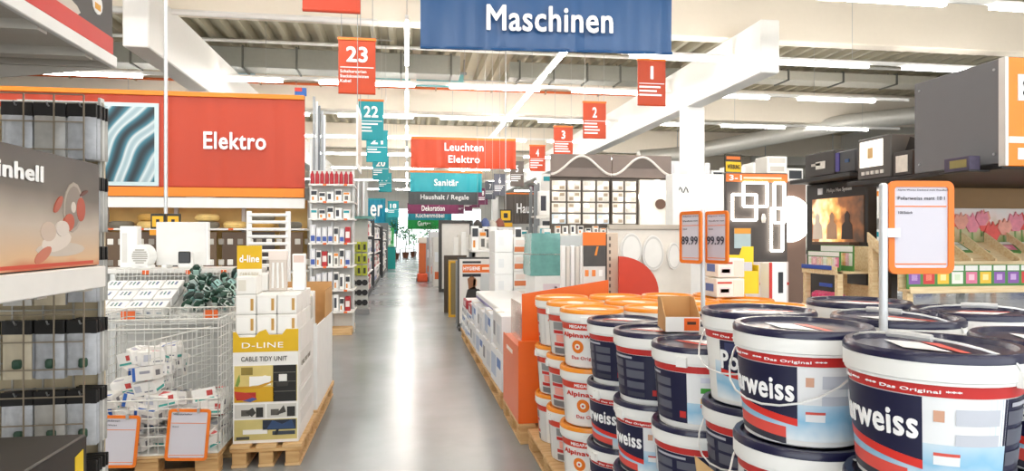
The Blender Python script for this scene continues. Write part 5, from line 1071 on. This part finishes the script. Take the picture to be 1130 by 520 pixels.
# ================================================================ RIGHT: lamp canopy, seed racks, orange corner
# longitudinal wall with the warm picture
t = thing('picture_wall', 'black framed display wall with a warm lit kitchen picture and system lettering', 'display wall', (3.95, 0, 0)); wz = lambda y, px=915: at_X(px, y, 3.95).z
y0_, y1_ = at_X(957, 0, 3.95).y, at_X(893, 0, 3.95).y
obj('wall', MB().bbox(0, .1, y0_, y1_+.05, 0, wz(201), M('#2e2a28', .5), .01), t)
WARM = gradient('warm_picture', [(0, '#3a2a20'), (.35, '#7a4a2a'), (.6, '#e09a52'), (.85, '#f7d8a6'), (1, '#8a5a38')], 'Y', y0_+.05, y1_-.05, .9, 7.0)
wb = WARM.node_tree.nodes['Principled BSDF']; WARM.node_tree.links.new([n_ for n_ in WARM.node_tree.nodes if n_.type == 'VALTORGB'][0].outputs[0], wb.inputs['Emission Color']); wb.inputs['Emission Strength'].default_value = .7
obj('picture', MB().box(-.006, 0, y0_+.04, y1_-.06, wz(267), wz(219), WARM), t); letters('Philips Hue System', M('#d8d4cf', .5, var=0), t, (-.008, (y0_+y1_)/2-.05, wz(211)), .36, .045, .01, rot=(0, 0, -PI/2)); obj('logo', MB().box(-.008, 0, y1_-.22, y1_-.15, wz(214), wz(207), TYPEW), t)
obj('canopy', MB().bbox(-.2, .1, y0_-.05, y1_+.02, wz(201), wz(201)+.04, M('#1f1d1d', .5), .005), t); obj('picture_shelf', MB().box(-.1, 0, y0_+.1, y1_-.2, wz(270), wz(267), M('#5a4436', .5)), t)
for k in range(3):
    yy = y0_+.2+.22*k; obj('figure_print', MB().xprism([(yy-.02, wz(264)), (yy+.14, wz(264)), (yy+.13, wz(249)), (yy+.09, wz(245)), (yy+.095, wz(238)), (yy+.06, wz(234)), (yy+.025, wz(238)), (yy+.03, wz(245)), (yy-.01, wz(249))], -.009, -.006, M(('#3a2c28', '#c9a080', '#efe2d0')[k], .5)), t)
# boxes on the canopy
zc_ = wz(201)+.041
def canopy_box(label, px0, px1, X, pyt, dx, body, mk):
    ya, yb = at_X(px1, 0, X).y, at_X(px0, 0, X).y; top = at_X((px0+px1)/2, pyt, X).z; t = thing('lamp_box', label, 'box', (X, ya, zc_)); L = yb-ya; H = top-zc_
    obj('box_body', MB().bbox(0, dx, 0, L, 0, H, M(body, .5), .01), t)
    for nm, a0, a1, b0, b1, c in mk: obj(nm, MB().box(-.006, 0, L*a0, L*a1, H*b0, H*b1, M(c, .45)), t)
canopy_box('dark display box with a white swirl mark above the kitchen picture', 888, 921, 3.78, 168, .3, '#3c3836', (('swirl_mark', .3, .6, .3, .6, '#e6e2da'), ('swirl_mark', .45, .75, .45, .55, '#cfc8be')))
canopy_box('dark display box with purple edge beside the swirl box', 922, 944, 3.78, 166, .3, '#45464a', (('purple_edge', .78, .98, .1, .95, '#4a3f8c'), ('blue_mark', .3, .5, .45, .6, '#31507a')))
# seed rack along the aisle side, under the picture wall
def seed_packs(n, fx, lab, grp, hues):
    for k in range(n):
        x, y, z, rz, w_, h_ = fx(k); c = hues[k % len(hues)]
        o = obj('seed_pack', SEED[c], None, (x, y, z), rz, (w_, .012, h_)); tag(o, '%s bulb pack %s, %s' % (SEEDN[c], lab, ORD[k] if k < 30 else 'last'), 'seed pack', grp)
SEEDN = ['pink and green', 'red and green', 'yellow and green', 'white and green', 'purple and green']
SEED = [small_box_mesh('#4f8a45', (('f', .06, .94, .75, .97, '#f2f0ea'), ('f', .1, .9, .2, .7, c), ('f', .3, .7, .35, .6, c2))) for c, c2 in (('#e07a9a', '#f6c3d0'), ('#cf3a3a', '#f08a70'), ('#ecc23a', '#f7e6a0'), ('#f0efe6', '#d8e6c8'), ('#8a5aa8', '#c9a6d8'))]
PW_ = wood('plywood', '#dcbd8c', '#f0dcb4')
X0 = 3.42; yA, yB = 4.92, at_X(886, 0, X0).y; z_lip = at_X(925, 300, X0).z
t = thing('seed_rack', 'wooden seed rack with blue price rail under the kitchen picture', 'rack', (X0, yA, 0)); L = yB-yA
for k in range(2):
    zz = z_lip-.33*k; obj('tray_bottom', MB().bbox(0, .42, 0, L, zz-.02, zz, PW_, .003), t); obj('tray_lip', MB().bbox(-.012, 0, 0, L, zz-.03, zz+.04, PW_, .003), t); obj('tray_back', MB().bbox(.4, .42, 0, L, zz, zz+.2, PW_, .003), t)
obj('price_rail', MB().bbox(-.02, -.012, L*.12, L*.98, z_lip+.01, z_lip+.045, M('#2a4fae', .45), .002), t); obj('price_rail', MB().bbox(-.02, -.012, L*.1, L*.45, z_lip-.13, z_lip-.1, M('#2a4fae', .45), .002), t)
for yy in (0.02, L-.02): obj('post', MB().bbox(.0, .05, yy-.02, yy+.02, 0, z_lip, PW_, .003), t); obj('post', MB().bbox(.36, .4, yy-.02, yy+.02, 0, z_lip+.2, PW_, .003), t)
nn = 9; seed_packs(nn, lambda k: (X0+.04, yB-.07-k*(L-.1)/nn, z_lip, -PI/2, .1, .16), 'on the rack with the blue rail', 'bulb packs on the blue railed rack', (3, 0, 3, 1, 3, 3, 2))
seed_packs(nn, lambda k: (X0+.16, yB-.07-k*(L-.1)/nn, z_lip, -PI/2, .1, .21), 'behind the blue railed front row', 'bulb packs in the second row of the blue railed rack', (3, 2, 0, 3, 1))
POTM = MB().lathe([(.035, 0), (.05, .08), (.054, .085), (.03, .085)], M('#6a3a2a', .6), 10).mesh('pot'); FLW = MB().lathe([(.02, .07), (.055, .1), (.05, .13), (.02, .15)], M('#e0457a', .5, var=.4, scale=40), 8).mesh('bloom')
for k in range(7):
    o = thing('potted_flower', 'small pink potted flower on the lower shelf of the blue railed rack, %s' % ORD[k], 'flower', (X0+.08, yA+.1+k*(L-.15)/7, z_lip-.33), 0, 'pink pots on the lower shelf'); obj('pot', POTM, o); obj('bloom', FLW, o)
# transverse seed rack with tulip picture
RY = 4.36; rx0, rx1 = 3.6, 5.7; t = thing('tulip_rack', 'plywood flower bulb rack with divided trays and a tulip picture board', 'rack', (rx0, RY, 0)); L = rx1-rx0; zl = 1.12
obj('front_rail', MB().bbox(0, L, -.012, .0, zl-.03, zl+.02, PW_, .003), t); obj('front_shelf', MB().bbox(0, L, 0, .12, zl-.02, zl, PW_, .003), t)
obj('slope_board', MB().xprism([(.12, zl+.16), (.44, zl+.34), (.44, zl+.32), (.12, zl+.14)], 0, L, PW_), t); obj('slope_front', MB().bbox(0, L, .1, .12, zl, zl+.2, PW_, .003), t)
for k in range(11): x = L*k/10; obj('divider', MB().xprism([(.12, zl+.16), (.44, zl+.34), (.44, zl+.42), (.12, zl+.22)], x-.008, x+.008, PW_), t)
for x in (.03, L-.03):
    for y in (.05, .42): obj('post', MB().bbox(x-.025, x+.025, y-.025, y+.025, 0, zl-.02 if y < .1 else zl+.33, PW_, .003), t)
obj('lower_shelf', MB().bbox(0, L, 0, .45, .74, .76, PW_, .003), t)
TUL = gradient('tulip_print', [(0, '#7a9a5a'), (.45, '#c9b48a'), (.75, '#f3ded6'), (1, '#efe6e0')], 'Z', zl+.3, zl+.62, .8, 9.0)
bx = at_Y(1043, 0, RY+.46).x-rx0; tb = obj('tulip_board', MB().bbox(bx, L, .46, .48, zl+.34, at_Y(1080, 230, RY+.46).z, TUL, .003), t); zt2 = at_Y(1080, 230, RY+.46).z
rnd = random.Random(3)
for k in range(22):
    x = bx+.06+rnd.random()*(L-bx-.15); z = zl+.42+rnd.random()*(zt2-zl-.50); s = rnd.uniform(.06, .11)
    fl = obj('tulip_print', MB().prism([(x-s*.5, z+s*.7), (x-s*.75, z), (x-s*.3, z-s*.7), (x+s*.3, z-s*.7), (x+s*.75, z), (x+s*.5, z+s*.7), (x+s*.2, z+s*.45), (x, z+s*.85), (x-s*.2, z+s*.45)], .455-.0006*k, .459, M(('#e2554a', '#e98a9a', '#d9463c', '#f0a08c')[k % 4], .5, var=.25, scale=30)), tb)
    obj('leaf_print', MB().prism([(x-.008, z-s*.7), (x+.008, z-s*.7), (x+.012, z-s*1.8), (x-.004, z-s*1.8)], .458, .4595, M('#6f8f4a', .5)), tb)
nn = 17; seed_packs(nn, lambda k: (rx0+.08+k*(L-.08)/nn, RY+.05, zl, 0, .118, .175), 'along the front shelf of the tulip rack', 'bulb packs on the tulip rack', (4, 1, 2, 3, 0, 2, 4))
for k in range(10):
    m = k % 5; o = obj('seed_pack', SEED[m], None, (rx0+L*(k+.5)/10, RY+.30, zl+.255), 0, (.15, .02, .17)); o.rotation_euler = (R(-62), 0, R(20*math.sin(k*2.1))); tag(o, '%s bulb pack lying in the %s compartment of the tulip rack' % (SEEDN[m], ORD[k]), 'seed pack', 'bulb packs lying in the tulip rack')
# canopy header: grey side panel, orange front
t = thing('corner_canopy', 'tall corner header with dark grey side panel and orange front sign', 'display header', (3.6, 0, 0)); g = lambda px, y: at_X(px, y, 3.6)
ya, yb = g(1105, 0).y, g(1009, 0).y; z0_, z1_ = g(1009, 192).z, g(1009, 93).z
obj('grey_side', MB().bbox(0, .03, ya, yb, z0_, z1_, M('#6f6f72', .5, var=.03), .004), t); obj('black_deck', MB().bbox(0, 2.2, ya, yb+.75, z0_-.035, z0_, M('#1f1c1b', .45), .004), t)
of = obj('orange_front', MB().bbox(.0, 2.2, ya-.03, ya, z0_-.02, z1_, M('#ee8a1e', .45), .004), t); obj('edge_trim', MB().bbox(-.012, .012, ya-.04, ya+.01, z0_-.02, z1_, M('#d9d6d0', .4, .3), .002), t)
wz_ = at_Y(1126, 98, ya).z; wx_ = at_Y(1118, 98, ya).x-3.6; obj('white_plate', MB().box(wx_, 1.4, ya-.036, ya-.03, wz_-.08, wz_+.08, TYPEW), of); letters('Samen', INK, of, (wx_+.24, ya-.04, wz_), .42, .11, .035)
obj('white_strip', MB().box(.02, 2.2, ya-.034, ya-.03, z0_+.12, z0_+.16, M('#f3e6d8', .5)), of); obj('price_plate', MB().box(wx_, 1.0, ya-.036, ya-.03, z0_+.02, z0_+.09, TYPEW), of)
obj('back_wall', MB().bbox(.32, 2.2, yb+.7, yb+.74, 1.3, z0_-.036, M('#b08a5c', .55), .004), t)
for x, y in ((.36, yb+.68), (2.15, yb+.68), (2.15, ya+.05)): obj('post', MB().bbox(x-.03, x+.03, y-.03, y+.03, 0, z0_-.036, M('#3a3532', .5), .004), t)
for x, z in ((.0, 0),):
    for yy in (ya+.05, yb-.05):
        for zz in (z0_+.06, z1_-.06): obj('bolt', MB().tube([(-.006, yy, zz), (.002, yy, zz)], .008, METAL, 8), t)
obj('screen_strip', MB().box(.3, .8, ya+.02, ya+.05, z0_+.0, z0_+.02, M('#8a2a5a', .5)), t)
yq = g(1075, 0).y; t2 = thing('small_pack', 'small dark picture pack standing on the black deck before the grey panel', 'pack', (3.45, yq, z0_-.034)); 
obj('bracket', MB().bbox(0, .15, -.12, .12, -.012, 0, M('#1f1c1b', .45), .002), t2); obj('box_body', MB().bbox(.02, .1, -.1, .1, 0, .09, M('#4a4258', .45, var=.4, scale=25), .004), t2); obj('print', MB().box(.016, .02, -.08, .05, .02, .07, M('#8a7f4a', .5)), t2)
# framed lamp box on the deck
X = 3.62; yc0, yc1 = at_X(983, 0, X).y, at_X(946, 0, X).y; zt3 = at_X(960, 152, X).z; zb3 = z0_+.001
t = thing('screen_box', 'dark grey box frame with a white lit picture standing on the deck', 'display box', (X, yc0, zb3)); L = yc1-yc0; H = zt3-zb3
obj('box_body', MB().bbox(0, .3, 0, L, 0, H, M('#57534f', .5), .01), t); obj('white_face', MB().box(-.006, 0, L*.22, L*.9, H*.3, H*.92, M('#fbf7ee', .4, 0, .5, 0)), t); obj('lamp_print', MB().box(-.009, -.006, L*.5, L*.65, H*.5, H*.75, M('#d9b27a', .5)), t)
for k in range(5): obj('button', MB().box(-.009, 0, L*(.2+.14*k), L*(.28+.14*k), H*.12, H*.2, M('#d9d4cc', .4)), t)
yd0, yd1 = at_X(1006, 0, X).y, at_X(985, 0, X).y; t = thing('picture_carton', 'small black carton with a white picture beside the screen box', 'carton', (X, yd0, zb3)); L = yd1-yd0
obj('box_body', MB().bbox(0, .25, 0, L, 0, H*.55, M('#3c3836', .5), .006), t); obj('picture', MB().box(-.005, 0, L*.2, L*.8, H*.08, H*.45, M('#e6ded2', .5, var=.2, scale=20)), t); obj('lid', MB().xprism([(0, H*.55), (L, H*.55), (L*.7, H*.9), (L*.3, H*.8)], .1, .16, M('#2c2826', .5)), t)
# ================================================================ FAR RACKS ON THE RIGHT
UPB = M('#7d8184', .45, .4)
def tall_rack(label, x0, x1, Y, top, n, levels, seed, cap=1.1):
    rnd = random.Random(seed); t = thing('tall_rack', label, 'rack', (x0, Y, 0)); L = x1-x0
    for k in range(n+1):
        for y in (0, .9): obj('upright', MB().bbox(L*k/n-.05, L*k/n+.05, y-.04, y+.04, 0, top, UPB, .004), t)
    for z in levels: obj('beam', MB().bbox(0, L, -.05, 0, z-.1, z, M('#e3e1da', .5), .004), t); obj('deck', MB().box(0, L, 0, .9, z-.04, z, M('#d8d5ce', .5)), t)
    for li, z in enumerate([.0]+list(levels)):
        for k in range(n):
            nb = rnd.choice((2, 3)); w_ = (L/n-.2)/nb
            for q in range(nb):
                m = rnd.choice((0, 1, 2, 4, 3, 0, 2)); nx = levels[li] if li < len(levels) else z+cap
                o = obj('rack_carton', GM[m], None, (x0+L*k/n+.1+w_*(q+.5), Y+.42, z), 0, (w_*.92, .7, (nx-z-.14)*rnd.uniform(.6, .97))); tag(o, '%s, %s, %s bay, %s level, %s' % (GN[m].replace('pack', 'carton'), label.split(' of')[0], ORD[k], ORD[li], ORD[q]), 'carton', 'cartons on the '+label.split(' of')[0])
tall_rack('tall steel rack of cartons behind the white column', 6.7, 12.6, 19.6, 3.0, 3, (1.3, 2.2, 2.95), 1)
tall_rack('right far rack of cartons under the ducts', 10.5, 19.5, 16.2, 2.7, 4, (1.2, 2.1), 2)
tall_rack('rear tall rack of cartons behind the lamp wall', 4.1, 6.2, 21.2, 3.2, 2, (1.2, 2.2), 4)
tall_rack('middle far rack of mixed cartons beyond the poster', 1.9, 4.6, 24.6, 1.9, 2, (.8, 1.4), 5, .7)
tall_rack('distant rack of cartons beyond the numbered signs', 6.0, 16.0, 30.4, 4.0, 4, (1.4, 2.6, 3.6), 6)
# hanging yellow pictogram beyond the poster
p = at_Y(558, 238, 16.5); t = thing('pictogram_sign', 'yellow pictogram sign hanging on a thin pole above the poster', 'sign', (p.x, 16.5, p.z)); obj('pole', MB().tube([(0, 0, .15), (0, 0, ZR-p.z-.03)], .015, METAL, 6), t); obj('hanger_bar', MB().box(-.42, .42, -.02, .02, ZR-p.z-.032, ZR-p.z-.001, METAL), t); obj('plate', MB().bbox(-.15, .15, -.01, .01, -.15, .15, M('#2b2a22', .5), .004), t); obj('yellow_face', MB().box(-.12, .12, -.014, -.01, -.12, .12, M('#f2c21c', .5)), t); obj('mark', MB().box(-.05, .05, -.017, -.014, -.06, .06, INK), t); obj('lower_plate', MB().bbox(-.17, .17, -.01, .01, -.28, -.18, M('#f0b41c', .5), .003), t)
# goods tables between the poster and the lamp wall
def goods_table(label, px0, px1, pyt, Y, n, hmin, hmax, cols):
    a, b_ = at_Y(px0, pyt, Y), at_Y(px1, pyt, Y); t = thing('goods_table', label, 'table', (a.x, Y, 0)); L = b_.x-a.x; z = a.z
    obj('table_top', MB().bbox(0, L, 0, .7, z-.04, z, SHW, .004), t); obj('apron', MB().box(.02, L-.02, .02, .04, z-.3, z-.04, M('#d9d5cd', .5)), t)
    for x in (.05, L-.05):
        for y in (.05, .65): obj('leg', MB().box(x-.03, x+.03, y-.03, y+.03, 0, z-.04, GREY), t)
    for k in range(n):
        m = cols[k % len(cols)]; o = obj('table_pack', GM[m], None, (a.x+L*(k+.5)/n, Y+.2+.25*(k % 2), z), 0, (L/n*.8, .2, random.uniform(hmin, hmax))); tag(o, '%s on the %s, %s from the left' % (GN[m], label.split(' with')[0], ORD[k]), 'pack', 'packs on the '+label.split(' with')[0])
goods_table('white tower table with packs', 520, 610, 276, 12.2, 9, .2, .5, (0, 4, 2, 1, 3)); goods_table('lamp wall table with packs', 622, 745, 278, 11.6, 11, .12, .36, (0, 2, 4, 0, 3)); goods_table('low light panel table with packs', 870, 905, 296, 9.4, 5, .12, .3, (3, 0, 5, 2))
for k in range(4):
    p = at_Y(527+9*k, 252-2*(k % 2), 15.6); t = thing('pendant_lamp', 'small dark pendant lamp above the white tables, %s from the left' % ORD[k], 'lamp', (p.x, 15.6+.13*k, p.z), 0, 'pendant lamps above the tables'); obj('shade', MB().lathe([(.12, 0), (.1, .12), (.03, .2)], M(('#3a3836', '#4a5a8c', '#c8c2b6', '#8c4a3a')[k], .45), 12), t); obj('cord', MB().tube([(0, 0, .2), (0, 0, ZR-p.z-.03)], .003, METAL, 4), t); obj('hanger_bar', MB().box(-.42, .42, -.02, .02, ZR-p.z-.032, ZR-p.z-.001, METAL), t)
